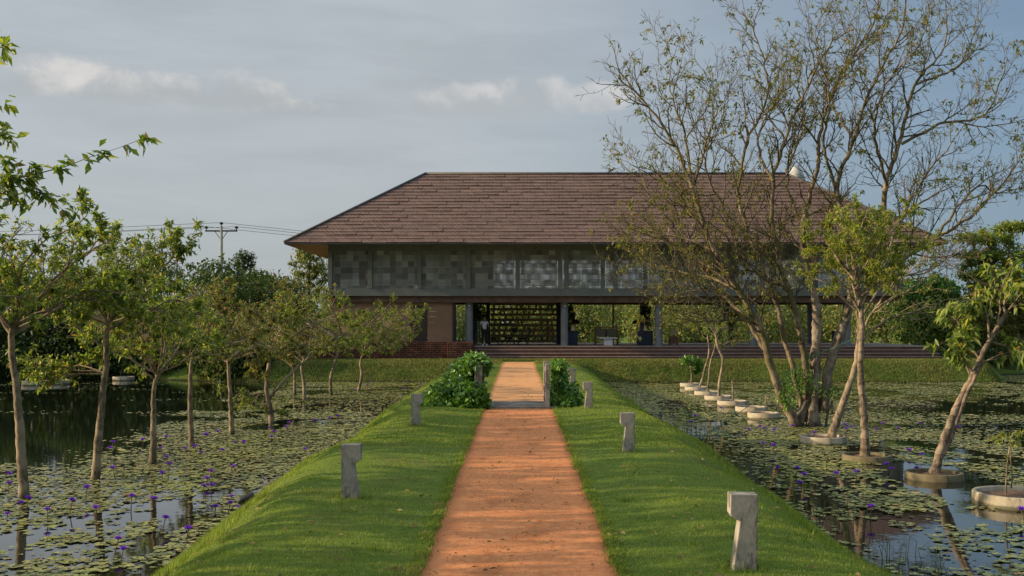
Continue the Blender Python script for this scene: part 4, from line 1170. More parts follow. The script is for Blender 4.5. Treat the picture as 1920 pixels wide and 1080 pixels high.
for p_, q_ in (((RXL, RY, RZ), (RXR, RY, RZ)), ((EXL, E0, EZ), (RXL, RY, RZ)), ((EXR, E0, EZ), (RXR, RY, RZ)), ((EXL, E1, EZ), (RXL, RY, RZ)), ((EXR, E1, EZ), (RXR, RY, RZ))):
    b.tube([np.array(p_) + (0, 0, .05), np.array(q_) + (0, 0, .05)], .085, 8)
part(b, 'ridge_cap', M['ridge'], roof)
b = MB()                                            # thin dark fascia
b.box(EXL, EXR, E0 - .015, E0 + .03, EZ - .07, EZ - .002); b.box(EXL, EXR, E1 - .03, E1 + .015, EZ - .07, EZ - .002)
b.box(EXL - .012, EXL + .03, E0 + .031, E1 - .031, EZ - .07, EZ - .002); b.box(EXR - .03, EXR + .012, E0 + .031, E1 - .031, EZ - .07, EZ - .002)
part(b, 'fascia', M['ridge'], roof)
b = MB()                                            # sloped timber soffit
so = [(EXL + .03, E0 + .03, EZ - .07), (EXR - .03, E0 + .03, EZ - .07), (EXR - .03, E1 - .03, EZ - .07), (EXL + .03, E1 - .03, EZ - .07),
      (XL - .003, YF - .11, EZ + .85), (XR + .003, YF - .11, EZ + .85), (XR + .003, YB + .21, EZ + .85), (XL - .003, YB + .21, EZ + .85)]
b.add(so, [(0, 1, 5, 4), (1, 2, 6, 5), (2, 3, 7, 6), (3, 0, 4, 7)]); part(b, 'soffit', M['soffit'], roof)
b = MB(); b.add([(XL, YF, 6.35), (XR, YF, 6.35), (XR, YB, 6.35), (XL, YB, 6.35)], [(0, 1, 2, 3)]); part(b, 'ceiling', M['beam'])
# ground floor platform and steps
b = MB(); b.box(-2.72, 23.4, 59.95, 70.0, -.2, PL); part(b, 'platform', M['tread'])
for i in range(4):
    z1 = PL - .185 * i
    y1 = 59.94 - .36 * i
    b = MB(); b.box(-2.70, 23.38, y1 - .36, y1 - .002, -.2, z1 - .185 - .035, 0) if i < 3 else None
    if i < 3:
        b.box(-2.72, 23.40, y1 - .40, y1 - .002, z1 - .185 - .033, z1 - .185, 1)
        part(b, 'step', [M['riser'], M['tread']])
b = MB(); b.box(-2.71, 23.39, 59.90, 59.949, PL - .04, PL + .004, 1); b.box(-2.70, 23.38, 59.93, 59.948, -.1, PL - .042, 0); part(b, 'step', [M['riser'], M['tread']])
# round columns
for row_y in (60.75, 68.3):
    for i, x_ in enumerate((-2.80, 2.62, 7.98, 13.35, 18.7)):
        if row_y > 65 and i == 0: pass
        b = MB(); b.lathe([(.215, PL), (.215, 3.335)], 20, (x_, row_y, 0)); c_ = part(b, 'column', M['column'])
        if row_y < 65:
            s_ = MB(); s_.lathe([(.0, -.05), (.045, -.05), (.05, .04), (.0, .06)], 10, (x_ + .03, row_y - .27, 3.02)); part(s_, 'spotlight', M['white'], c_)
# left: brick base, tan panels, shuttered window
b = MB(); b.box(-11.3, -2.74, 58.9, 59.75, -.3, 1.0); part(b, 'brick_wall', M['brick'], bevel=.02)
b = MB(); b.box(-3.9, -2.5, 58.55, 59.9, -.3, .985); part(b, 'brick_wall', M['brick'], bevel=.02)
b = MB(); b.box(-11.4, -2.74, 59.751, 69.5, -.3, .93); part(b, 'floor_plinth', M['brick'])
b = MB()
b.box(-5.15, -3.72, 60.4, 60.6, .932, 3.19); b.box(-6.62, -6.16, 60.4, 60.6, .932, 3.19); b.box(-6.159, -5.151, 60.42, 60.58, 3.03, 3.19)
part(b, 'wall_panel', M['tanwall'], bevel=.012)
b = MB(); b.box(-6.155, -5.155, 60.47, 60.53, .934, 3.028); part(b, 'window_shutter', M['louvre'])
b = MB(); b.box(-10.6, -6.63, 60.42, 60.6, .932, 3.19); part(b, 'wall_panel', M['tanwall'])
b = MB(); b.box(-3.715, -3.55, 60.3, 60.9, .934, 3.188); part(b, 'door_jamb', M['dark'])
b = MB(); b.box(-10.6, -10.4, 60.62, 69, .932, 3.3); part(b, 'inner_wall', M['tanwall'])
b = MB(); b.box(-4.6, -4.4, 60.62, 66.8, .932, 3.3); part(b, 'inner_wall', M['tanwall'])
rg = np.random.default_rng(3)
for rw, (z_, mi, n_) in enumerate(((2.66, 0, 7), (2.50, 1, 4), (2.36, 0, 7), (2.05, 0, 5))):
    b = MB()
    for j in range(n_):
        x_ = -5.03 + j * .052 + (.03 if mi else 0); hh = rg.uniform(.05, .09) if rw < 3 else .025
        b.box(x_, x_ + .012, 60.388, 60.3985, z_, z_ + hh, mi); b.box(x_ + .012, x_ + .034, 60.388, 60.3985, z_ + hh * rg.uniform(.2, .8) - .012, z_ + hh * .9, mi)
    part(b, 'lettering', [M['cream'], M['orange']])
# dark beam edge over the opening: thin post at the rear edge
b = MB(); b.box(6.1, 6.2, 69.2, 69.3, PL, 3.34); part(b, 'post', M['slat'])
for x_ in (4.4, 7.3, 9.8, 11.6): b = MB(); b.box(x_, x_ + .03, 69.6, 69.63, PL + .002, PL + .95); part(b, 'balustrade_post', M['column'])

# slatted plant shelf at the back of the open floor
SH = empty('plant_shelf', (0, 66.5, PL)); tag(SH, 'tall slatted timber shelf full of small plants between the first two columns', 'plant shelf')
def on(root, mb, name, mat, bevel=0):
    o = mb.build(name, mat, None, bevel); o.data.transform(Matrix.Translation(-Vector(root.location))); o.parent = root; return o
SX0, SX1 = -1.75, 2.35
shelf_z = [PL + .1 + .33 * i for i in range(8)]
for z_ in shelf_z:
    b = MB(); b.box(SX0, SX1, 66.38, 66.62, z_, z_ + .165); on(SH, b, 'shelf', M['slat'])
for x_ in (SX0 - .25, SX1 + .02):
    b = MB(); b.box(x_, x_ + .23, 66.35, 66.65, PL, 3.3); on(SH, b, 'post', M['dark'])
rgp = np.random.default_rng(8)
protos = []
for v_ in range(4):
    n_ = 26; pp = rgp.normal(0, .05, (n_, 3)) + np.array((0, 0, .12)); lv, lf = leaf_arrays(pp, rgp.normal(0, 1, (n_, 3)) + np.array((0, 0, .3)), rgp.uniform(.08, .17, n_), rgp.uniform(.03, .07, n_), r=rgp)
    me = np_mesh('plant_leaves', lv, lf); me.materials.append(M[('leaf_vine', 'leaf_lush', 'leaf_pond', 'leaf_vine')[v_]])
    mb = MB(); mb.lathe([(.0, 0), (.045, 0), (.06, .1), (.05, .1), (.05, .08), (0, .08)], 10)
    pt = mb.build('pot', M['pot']); protos.append((me, pt.data)); bpy.data.objects.remove(pt)
for z_ in shelf_z[:-1]:
    for j in range(11):
        if rgp.uniform() < .12: continue
        v_ = int(rgp.integers(0, 4)); loc = (SX0 + .2 + j * .37 + rgp.normal(0, .05), 66.5, z_ + .166)
        o = bpy.data.objects.new('potted_plant', protos[v_][1]); COL.objects.link(o); o.location = loc
        tag(o, 'small potted plant on the slatted timber shelf of the pavilion', 'plant', 'potted plants on the pavilion shelf')
        c_ = bpy.data.objects.new('leaves', protos[v_][0]); COL.objects.link(c_); c_.parent = o; c_.rotation_euler = (0, 0, rgp.uniform(0, 6)); c_.scale = (1, 1, rgp.uniform(.7, 1.1))
# climbing dark plants either side of the shelf
def leaf_clump(name, label, cat, cs, n_, mat, size, seed, base, trunk=True, cards=None):
    rg = np.random.default_rng(seed); base = np.array(base, float)
    root = empty(name, tuple(base)); tag(root, label, cat)
    pts = np.vstack([np.asarray(c) + (ellipsoid_pts(int(n_ * w_), c, r_, rg, .2) - np.asarray(c)) * rg.uniform(.7, 1.22, (int(n_ * w_), 1)) for c, r_, w_ in cs])
    lv, lf = leaf_arrays(pts, rg.normal(0, 1, pts.shape) + np.array((0, 0, -.3)), size[0] * rg.uniform(.6, 1.3, len(pts)), size[1] * rg.uniform(.7, 1.3, len(pts)), r=rg)
    link_mesh('foliage', np_mesh('foliage', lv - base, lf), mat, root)
    mb = MB()
    for c, r_, w_ in cs:
        for j in range(3):
            e_ = np.array(c) + rg.normal(0, .35, 3) * np.array(r_); st = base + rg.normal(0, .08, 3) * np.array((1, 1, 0))
            mb.tube(resample([st, (st + e_) / 2 + rg.normal(0, .06, 3), e_], .15), .014 * max(1, size[0] / .1) , 5)
    mb.build('stems', M['bark_dark'], root) if trunk else None
    # stems were written in world metres
    for ch in root.children:
        if ch.name.startswith('stems'): ch.data.transform(Matrix.Translation(-Vector(base)))
    return root
leaf_clump('climbing_plant', 'dark climbing plant hanging beside the second column of the pavilion', 'plant', [((3.15, 66.9, 2.6), (.42, .3, .8), 1.0), ((3.1, 66.9, 1.7), (.3, .25, .4), .35)], 700, M['leaf_dark'], (.16, .08), 61, (3.1, 66.9, PL))
leaf_clump('climbing_plant', 'dark climbing plant hanging behind the first column of the pavilion', 'plant', [((-2.35, 66.6, 2.6), (.45, .3, .75), 1.0)], 600, M['leaf_dark'], (.16, .08), 62, (-2.3, 66.6, PL))
leaf_clump('climbing_plant', 'dark climbing plant beside the third column of the pavilion', 'plant', [((8.0, 66.6, 2.5), (.4, .3, .9), 1.0)], 600, M['leaf_dark'], (.16, .08), 63, (8.0, 66.6, PL))
leaf_clump('climbing_plant', 'dark climbing plant beside the fourth column of the pavilion', 'plant', [((13.4, 66.6, 2.3), (.6, .3, 1.0), 1.0)], 700, M['leaf_dark'], (.16, .08), 64, (13.4, 66.6, PL))

# furniture on the open floor
def box_counter(x0, x1, y0, label):
    root = empty('counter', ((x0 + x1) / 2, y0, PL)); tag(root, label, 'counter')
    b = MB(); b.box(x0, x1, y0, y0 + .6, PL, PL + .80); on(root, b, 'body', M['navy'], .02)
    b = MB(); b.box(x0 - .03, x1 + .03, y0 - .03, y0 + .63, PL + .802, PL + .84); on(root, b, 'top', M['dark'], .01)
box_counter(2.86, 3.42, 61.4, 'small dark counter right beside the second column')
box_counter(6.9, 7.75, 61.4, 'wide dark counter left of the third column')
box_counter(18.2, 18.6, 61.4, 'small dark counter by the fifth column behind the big tree')
def vase(x, y, z, label):
    b = MB(); b.lathe([(.0, 0), (.11, 0), (.13, .05), (.09, .2), (.05, .26), (.05, .3), (.04, .3)], 14, (x, y, z)); tag(b.build('vase', M['shade_beige']), label, 'vase')
vase(3.15, 61.7, PL + .842, 'pale vase on the dark counter by the second column')
vase(7.35, 61.7, PL + .842, 'pale vase on the dark counter by the third column')
# white pedestal table, framed settle behind it
TB = empty('table', (5.2, 62.0, PL)); tag(TB, 'white pedestal table standing in the open floor before a framed settle', 'table')
b = MB(); b.box(4.68, 5.72, 61.6, 62.3, PL + .40, PL + .46); on(TB, b, 'tabletop', M['white'], .01)
b = MB(); b.box(4.95, 5.45, 61.75, 62.15, PL, PL + .398); on(TB, b, 'pedestal', M['white'], .01)
ST = empty('settle', (5.2, 62.9, PL)); tag(ST, 'dark-framed settle with woven back behind the white table', 'bench')
for x_ in (4.5, 5.82):
    for y_ in (62.6, 63.2):
        b = MB(); b.box(x_, x_ + .07, y_, y_ + .07, PL, PL + (1.02 if y_ > 63 else .55)); on(ST, b, 'leg', M['wood'], .008)
b = MB(); b.box(4.572, 5.818, 62.6, 63.2, PL + .33, PL + .40); on(ST, b, 'seat', M['wood'], .01)
b = MB(); b.box(4.572, 5.818, 63.22, 63.25, PL + .5, PL + .98); on(ST, b, 'backrest', M['leaf_dark'] if False else simple_mat('woven_back', (.16, .15, .09), (.22, .2, .13), 30))
b = MB(); b.box(4.5, 5.89, 63.20, 63.27, PL + 1.021, PL + 1.08); on(ST, b, 'top_rail', M['wood'], .01)
b = MB(); b.lathe([(.04, 0), (.055, .05), (.03, .3), (.05, .36), (.05, .42)], 12, (5.1, 62.0, PL + .461)); tag(b.build('bottle', M['dark']), 'dark tall bottle on the white pedestal table', 'bottle')
# floor lamps
def lamp(x, y, z0, h_, r0, r1, sh, label, mat):
    root = empty('lamp', (x, y, z0)); tag(root, label, 'lamp')
    b = MB(); b.tube([(x, y, z0), (x, y, z0 + h_)], .025, 8); b.lathe([(0, 0), (.15, 0), (.15, .03), (.02, .04)], 16, (x, y, z0)); on(root, b, 'stand', M['slat'])
    b = MB(); b.lathe([(r0, h_ - sh), (r1, h_), (r1 - .015, h_), (r0 - .015, h_ - sh)], 20, (x, y, z0)); on(root, b, 'lamp_shade', mat)
lamp(7.05, 63.5, PL, 1.52, .33, .12, .26, 'floor lamp with black conical shade left of the third column', M['dark'])
lamp(3.4, 63.5, PL, 1.52, .33, .12, .26, 'floor lamp with black conical shade right of the second column', M['dark'])
CB = empty('cabinet', (9.2, 63, PL)); tag(CB, 'small brown cabinet on the open floor right of the third column', 'cabinet')
b = MB(); b.box(8.9, 9.42, 62.8, 63.2, PL + .08, PL + .48); on(CB, b, 'body', M['wood'], .01)
for x_ in (8.92, 9.35):
    for y_ in (62.82, 63.13): b = MB(); b.box(x_, x_ + .05, y_, y_ + .05, PL, PL + .079); on(CB, b, 'leg', M['wood'])
b = MB(); b.box(8.93, 9.39, 62.785, 62.798, PL + .12, PL + .44); on(CB, b, 'door', M['wood'], .004)
lamp(9.15, 63.0, PL + .481, .46, .20, .12, .30, 'beige table lamp standing on the small brown cabinet', M['shade_beige'])
# curved dark chairs before the shelf
def chair(x, y, rot, label):
    root = empty('chair', (x, y, PL)); root.rotation_euler = (0, 0, rot); tag(root, label, 'chair', 'dark curved chairs before the plant shelf')
    for s in (-.25, .25):
        b = MB(); b.tube(resample([(-.3, s, .02), (-.2, s, .3), (.05, s, .36), (.32, s, .02)], .06), .022, 6); b.build('leg', M['dark'], root)
    b = MB(); b.tube(resample([(.28, 0, .40), (0, 0, .36), (-.22, 0, .40), (-.38, 0, .72), (-.42, 0, .98)], .05), .025, 6); b.build('spine', M['dark'], root)
    b = MB(); b.lathe([(0, .0), (.2, .02), (.27, .08), (.25, .09), (.18, .045), (0, .03)], 18, (.04, 0, .36)); b.build('seat', M['dark'], root)
    b = MB(); b.box(-.46, -.40, -.2, .2, .72, 1.0); b.build('backrest', M['dark'], root, .02)
chair(-1.45, 63.6, 0.2, 'dark curved chair next to the standing person')
chair(-.6, 64.2, 2.6, 'low dark curved chair in the middle before the plant shelf')
chair(.25, 63.4, 3.0, 'dark curved chair farthest from the person, before the plant shelf')
b = MB(); b.box(-1.95, -.2, 65.2, 65.9, PL + 1.26, PL + 1.31); 
for x_ in (-1.9, -.3):
    for y_ in (65.25, 65.8): b.box(x_, x_ + .06, y_, y_ + .06, PL, PL + 1.259)
tag(b.build('high_table', M['slat']), 'long high timber table behind the person, its top catching light', 'table')

# person and tripod
def skin_body(name, edges_pts, mat, parent, sub=2):
    """edges_pts: list of chains [(x,y,z,r),...]; the chains share joints by position"""
    me = bpy.data.meshes.new(name); vs, es, rs, key = [], [], [], {}
    for ch in edges_pts:
        prev = None
        for x, y, z, r_ in ch:
            kk = (round(x, 4), round(y, 4), round(z, 4))
            if kk not in key: key[kk] = len(vs); vs.append((x, y, z)); rs.append(r_)
            if prev is not None: es.append((prev, key[kk]))
            prev = key[kk]
    me.from_pydata(vs, es, []); me.update()
    o = link_mesh(name, me, mat, parent)
    md = o.modifiers.new('skin', 'SKIN'); md.use_smooth_shade = True
    for i, sv in enumerate(me.skin_vertices[0].data): sv.radius = (rs[i], rs[i]); sv.use_root = (i == 0)
    sb = o.modifiers.new('sub', 'SUBSURF'); sb.levels = sub; sb.render_levels = sub
    return o
PX = (908 - VX) * 61.6 / F
PE = empty('person', (PX, 61.6, PL)); tag(PE, 'person in a white shirt and black trousers standing by the tripod in the pavilion', 'person')
PE.rotation_euler = (0, 0, R(20))
def arm(s, elbow, wrist):
    sh = (s * .17, .0, 1.36, .05)
    return [(0, 0, 1.36, .10), sh, elbow + (.038,), wrist + (.028,)]
la, ra = ((-.27, -.02, 1.10), (-.30, -.22, 1.14)), ((.26, -.02, 1.09), (.16, -.24, 1.12))
chains = [[(0, 0, .92, .135), (0, 0, 1.1, .125), (0, 0, 1.25, .14), (0, 0, 1.36, .10), (0, -.005, 1.44, .052), (0, -.015, 1.53, .085), (0, -.02, 1.60, .092), (0, -.015, 1.66, .06)],
          arm(-1, *la), arm(1, *ra)]
for s in (-1, 1):
    chains.append([(0, 0, .92, .135), (s * .09, 0, .86, .09), (s * .10, -.01, .48, .062), (s * .11, .01, .09, .042), (s * .12, -.06, .035, .036), (s * .125, -.15, .025, .028)])
    wr = la[1] if s < 0 else ra[1]
    pal = (wr[0], wr[1] - .07, wr[2] + .0, .026); chains.append([wr + (.028,), pal])
    for j, (dx, ln) in enumerate(((-.024, .062), (-.008, .075), (.009, .07), (.025, .055))):
        chains.append([pal, (pal[0] + dx, pal[1] - .03, pal[2], .009), (pal[0] + dx, pal[1] - .03 - ln * .6, pal[2] - .02, .0085), (pal[0] + dx, pal[1] - .03 - ln * .8, pal[2] - .045, .007)])
    chains.append([pal, (pal[0] - s * .03, pal[1] + .015, pal[2] + .01, .010), (pal[0] - s * .045, pal[1] - .03, pal[2] + .01, .008)])
chains.append([(0, -.02, 1.60, .092), (0, -.105, 1.585, .016), (0, -.118, 1.57, .012)])
skin_body('body', chains, M['skin'], PE)
skin_body('shirt', [[(0, 0, .90, .155), (0, 0, 1.1, .145), (0, 0, 1.25, .158), (0, 0, 1.37, .11)], [(0, 0, 1.37, .11), (-.17, 0, 1.365, .066), (-.23, -.01, 1.22, .058)], [(0, 0, 1.37, .11), (.17, 0, 1.365, .066), (.225, -.01, 1.22, .058)]], M['shirt'], PE)
skin_body('trousers', [[(0, 0, .93, .15)] + [(s * .09, 0, .86, .105), (s * .10, -.01, .48, .078), (s * .11, .01, .10, .062)] for s in (-1, 1)], M['trousers'], PE)
b = MB(); b.lathe([(0, .125), (.05, .118), (.09, .08), (.103, .03), (.1, -.02), (.085, -.03)], 16, (0, .01, 1.60)); b.build('hair', M['dark'], PE)
for s in (-1, 1):
    b = MB(); b.lathe([(0, -.01), (.012, 0), (0, .01)], 8, (s * .035, -.105, 1.615)); b.build('eye', M['dark'], PE)
    b = MB(); b.tube([(s * .12, .08, .045), (s * .122, -.05, .045), (s * .125, -.16, .03)], (.045, .05, .035), 10); b.build('shoe', M['white'], PE)
TX = (892 - VX) * 61.3 / F
TP = empty('tripod', (TX, 61.3, PL)); tag(TP, 'black camera tripod standing between the first column and the person', 'tripod')
for a in (0.4, 2.5, 4.6):
    b = MB(); b.tube([(0, 0, 1.05), (.3 * math.cos(a), .3 * math.sin(a), .5), (.42 * math.cos(a), .42 * math.sin(a), .0)], (.02, .016, .012), 6); b.build('leg', M['dark'], TP)
b = MB(); b.tube([(0, 0, .7), (0, 0, 1.25)], .018, 8); b.build('center_post', M['dark'], TP)
b = MB(); b.box(-.07, .07, -.05, .05, 1.25, 1.35); b.tube([(0, -.05, 1.30), (0, -.16, 1.30)], .04, 12); b.build('camera_body', M['dark'], TP, .008)

# bird on the ridge
BR = empty('bird', ((1147 - VX) * RY / F, RY, RZ + .135)); tag(BR, 'small dark bird perched on the roof ridge', 'bird')
b = MB(); b.tube(resample([(-.20, 0, .02), (-.1, 0, .06), (0, 0, .11), (.09, 0, .17), (.13, 0, .22), (.16, 0, .225), (.2, 0, .215)], .02), [.012] , 8)
b = MB(); p_ = resample([(-.24, 0, .0), (-.12, 0, .06), (-.02, 0, .11), (.07, 0, .17), (.10, 0, .22), (.15, 0, .235), (.20, 0, .225)], .02)
b.tube(p_, np.interp(np.linspace(0, 1, len(p_)), [0, .25, .45, .62, .72, .85, 1], [.012, .045, .07, .055, .038, .034, .004]), 10); b.build('body', M['dark'], BR)
for s in (-.025, .025): b = MB(); b.tube([(0, s, .06), (.01, s, -.01)], .006, 5); b.build('leg', M['dark'], BR)

# ------------------------------------------------------------------ bollards
def bollard(px, py, flip, label, scale=1.0, tilt=0.0):
    d = (EYE - .03) * F / (py - VY); c = P(px, py, d); z = float(height(c[0], c[1]))
    root = empty('path_light', (c[0], c[1], z)); root.scale = (flip * scale * .87, scale * .87, scale); root.rotation_euler = (0, R(tilt), 0)
    tag(root, label, 'bollard light', 'concrete bollard lights along the path')
    poly = [(-.105, -.12), (.125, -.12), (.125, .60), (-.125, .60), (-.125, .44), (-.105, .42), (-.035, .385)]
    b = MB(); b.prism(poly, -.08, .08); b.build('body', M['bollard'], root, .008)
    b = MB(); b.box(-.105, -.05, -.05, .05, .432, .4395) ; 
    b = MB(); b.prism([(-.112, .4245), (-.05, .3915), (-.052, .3885), (-.114, .4215)], -.05, .05); b.build('lamp_lens', M['glassy'], root)
bollard(1390, 1071, 1, 'nearest concrete path light on the right lawn, leaning a little, face mottled with dark stains', tilt=1.0)
bollard(1176, 849, 1, 'concrete path light on the right lawn, second from the front')
bollard(1102, 769, 1, 'concrete path light at the near edge of the channel right of the bridge')
bollard(1072, 731, 1, 'concrete path light just behind the vine on the right of the bridge')
bollard(661, 938, -1, 'dark-stained concrete path light nearest on the left lawn', tilt=-1.0)
bollard(782, 801, -1, 'concrete path light on the left lawn beside the vine-covered railing')

# small black spotlight at the left lawn edge
SPL = np.array((-3.72, 14.6)); zz = float(height(SPL[0], SPL[1]))
SP = empty('garden_spotlight', (SPL[0], SPL[1], zz)); tag(SP, 'small black garden spotlight at the lawn edge by the left pond', 'spotlight')
b = MB(); b.tube([(0, 0, -.05), (0, 0, .09)], .015, 8); b.build('spike', M['dark'], SP)
b = MB(); b.tube([(-.1, -.02, .05), (-.06, 0, .10), (.06, .02, .14), (.1, .03, .15)], (.055, .062, .062, .05), 14); b.build('lamp_head', M['dark'], SP)

# ------------------------------------------------------------------ bridge
b = MB()
for i in range(6):
    y0 = 25.28 + i * .30
    b.box(-.98 + rng.normal(0, .015), .94 + rng.normal(0, .015), y0, y0 + .285, -.10, .035 + rng.normal(0, .004))
BRG = b.build('footbridge', M['plank'], None, .008)
tag(BRG, 'short plank footbridge crossing the channel in the middle of the path', 'bridge')
b = MB(); b.box(-1.0, -.85, 25.2, 27.2, -.55, -.102); b.box(.8, .95, 25.2, 27.2, -.55, -.102); b.build('bearer', M['plank'], BRG)
def railing(x, lab, wide):
    root = empty('bridge_railing', (x, 26.2, 0)); tag(root, lab, 'railing')
    for y_ in (25.35, 27.05):
        b = MB(); b.box(-wide / 2, wide / 2, y_ - 26.2 - .06, y_ - 26.2 + .06, -.5, 1.05 if x > 0 else 1.02); b.build('post', M['post'], root, .01)
    for z_ in (.35, .80):
        b = MB(); b.box(-.025, .025, -.785, .785, z_, z_ + .12); b.build('rail', M['post'], root, .005)
railing(-.95, 'weathered bridge railing at the left, almost buried in leafy vine', .18)
railing(.69, 'weathered bridge railing at the right with two pale posts beside the vine', .11)
def vine(base, cs, n_, lab, seed, size=(.12, .085)):
    return leaf_clump('vine', lab, 'vine', cs, n_, M['leaf_vine'], size, seed, base)
vine((-1.3, 26.3, -.2), [((-1.3, 26.0, .60), (.42, .8, .50), 1.0), ((-1.08, 25.9, 1.02), (.34, .7, .24), .6), ((-1.7, 25.9, .25), (.5, .8, .38), .9), ((-1.12, 25.1, .2), (.32, .25, .42), .5), ((-1.95, 25.8, .0), (.4, .6, .24), .45),
      ((-.86, 25.15, .15), (.16, .15, .30), .2), ((-.82, 25.7, 1.0), (.14, .25, .12), .08), ((-1.6, 25.3, .05), (.5, .3, .22), .4)],
     2700, 'dense leafy vine mounded over the left bridge railing', 71, (.14, .10))
vine((1.0, 26.4, -.2), [((1.02, 26.6, .62), (.20, .7, .34), .7), ((1.0, 26.4, .98), (.20, .6, .12), .35), ((1.25, 26.2, .15), (.32, .7, .42), .8), ((1.1, 25.5, -.05), (.3, .35, .3), .5), ((.80, 25.6, .15), (.1, .2, .25), .12), ((1.6, 26.0, -.25), (.4, .6, .25), .4)],
     1400, 'small leafy vine with dry tangles over the right bridge railing', 72, (.11, .07))

# ------------------------------------------------------------------ lily pads and flowers
def pad_shape(rg, k_=11):
    a = np.linspace(.22, 2 * math.pi - .22, k_); r_ = 1 + rg.normal(0, .05, k_)
    v = np.zeros((k_ + 1, 3)); v[1:, 0] = np.cos(a) * r_; v[1:, 1] = np.sin(a) * r_; v[1:, 2] = np.abs(rg.normal(0, .09, k_)) + np.where(rg.uniform(0, 1, k_) < .12, .16, 0)
    f = np.array([(0, i, i + 1) for i in range(1, k_)])
    return v, f
rgl = np.random.default_rng(4)
shapes = [pad_shape(rgl) for _ in range(6)] + [pad_shape(rgl, 8) for _ in range(2)]
def pad_field(n, x0, x1, y0, y1, cover):
    x = rgl.uniform(x0, x1, n)
    y = rgl.uniform(y0, y1, n)
    c = cover(x, y); kp = (rgl.uniform(0, 1, n) < c) & (height(x, y) < WATER_Z - .02)
    return np.stack((x[kp], y[kp]), -1)
def cover_left(x, y):
    n1 = fbm(x * .55, y * .32, 60, 4); n2 = fbm(x * 1.6, y * 1.0, 64, 3)
    dense = smooth(-10.6, -8.9, x + (n1 - .5) * 3.5 + smooth(32, 50, y) * 2.0)
    gaps = smooth(.40, .51, n1 * .65 + n2 * .35 + .02 * (y - 14) * (y < 30))
    sparse = smooth(.60, .66, fbm(x * .35, y * .8, 66, 3)) * .75
    d_ = dense * gaps
    d_ = np.where((y > 36) & (y < 43) & (x > -8.5), d_ * .35, d_)
    return np.maximum(d_, sparse * (1 - dense))
def cover_right(x, y):
    n1 = fbm(x * .5, y * .30, 80, 4); n2 = fbm(x * 1.5, y * .9, 84, 3)
    g = smooth(.37, .48, n1 * .6 + n2 * .4)
    px = VX + x * F / y; py = VY + 3 * F / y
    # open dark water beside the bank and at the far reach, and a bright open patch low on the right
    bankside = 1 - smooth(.4, 1.7, x - 4.4 + (n1 - .5)) * 1.0
    g = g * (1 - .8 * bankside * (y < 36))
    g = g * (1 - .85 * np.exp(-(((y - 37.5) / 3.0) ** 2)) * (x > 5) * smooth(.35, .55, n2 + .15))
    g = g * (1 - .9 * np.exp(-(((x - 7.0 - .8 * (n1 - .5)) / 1.2) ** 2 + ((y - 16.0) / .9) ** 2)))
    g = g * (1 - .85 * np.exp(-(((x - 5.9) / .7) ** 2 + ((y - 13.6) / 1.1) ** 2)))
    g = g * (1 - .8 * np.exp(-(((y - 31) / 1.4) ** 2)) * (x > 10))
    return g
pl = pad_field(46000, -11.5, -4.0, 9, 54.6, cover_left)
pl = np.vstack((pl, pad_field(15000, -40, -11.5, 14, 57, cover_left)))
pr_ = pad_field(60000, 4.0, 12, 9, 54.6, cover_right)
pr_ = np.vstack((pr_, pad_field(80000, 12, 34, 20, 62, cover_right)))
def in_view(p_):
    return np.abs(p_[:, 0] * F / p_[:, 1]) < 1050
def pad_lods(pts, lab, where):
    r_ = rgl.uniform(.022, .060, len(pts)) * (1 + .55 * (rgl.uniform(0, 1, len(pts)) < .25))
    view = in_view(pts); big = np.where(view, r_ * F / pts[:, 1], 0); order = np.argsort(-big)
    big_i = order[:150]; rest = order[150:]
    meshes = []
    for v, f in shapes:
        me = np_mesh('lily_pad', v, f); me.materials.append(M['pad']); meshes.append(me)
    for i in big_i:
        o = bpy.data.objects.new('lily_pad', meshes[int(rgl.integers(0, 8))]); COL.objects.link(o)
        o.location = (pts[i, 0], pts[i, 1], WATER_Z + .006 + rgl.uniform(0, .012)); o.rotation_euler = (0, 0, rgl.uniform(0, 6.28)); o.scale = (r_[i], r_[i], r_[i])
        tag(o, lab, 'lily pad', where)
    VV, FF, off = [], [], 0
    a = rgl.uniform(0, 6.28, len(pts)); zz_ = WATER_Z + .006 + rgl.uniform(0, .014, len(pts)); which = rgl.integers(0, 8, len(pts))
    for s_ in range(8):
        idx = rest[which[rest] == s_]; v, f = shapes[s_]
        ca, sa = np.cos(a[idx]), np.sin(a[idx])
        x = (v[None, :, 0] * ca[:, None] - v[None, :, 1] * sa[:, None]) * r_[idx][:, None] + pts[idx, 0][:, None]
        y = (v[None, :, 0] * sa[:, None] + v[None, :, 1] * ca[:, None]) * r_[idx][:, None] + pts[idx, 1][:, None]
        z = v[None, :, 2] * r_[idx][:, None] + zz_[idx][:, None]
        VV.append(np.stack((x, y, z), -1).reshape(-1, 3)); FF.append((f[None] + (np.arange(len(idx)) * len(v))[:, None, None]).reshape(-1, 3) + off); off += len(idx) * len(v)
    o = link_mesh('lily_pads', np_mesh('lily_pads', np.concatenate(VV), np.concatenate(FF)), M['pad'])
    tag(o, 'carpet of small floating lily pads spreading over the ' + where.split(' on the ')[1], 'lily pads', None, 'stuff')
pad_lods(pl, 'round green lily pad among the nearest ones floating left of the path', 'nearest lily pads on the left pond')
pad_lods(pr_, 'round green lily pad among the nearest ones floating right of the path', 'nearest lily pads on the right pond')

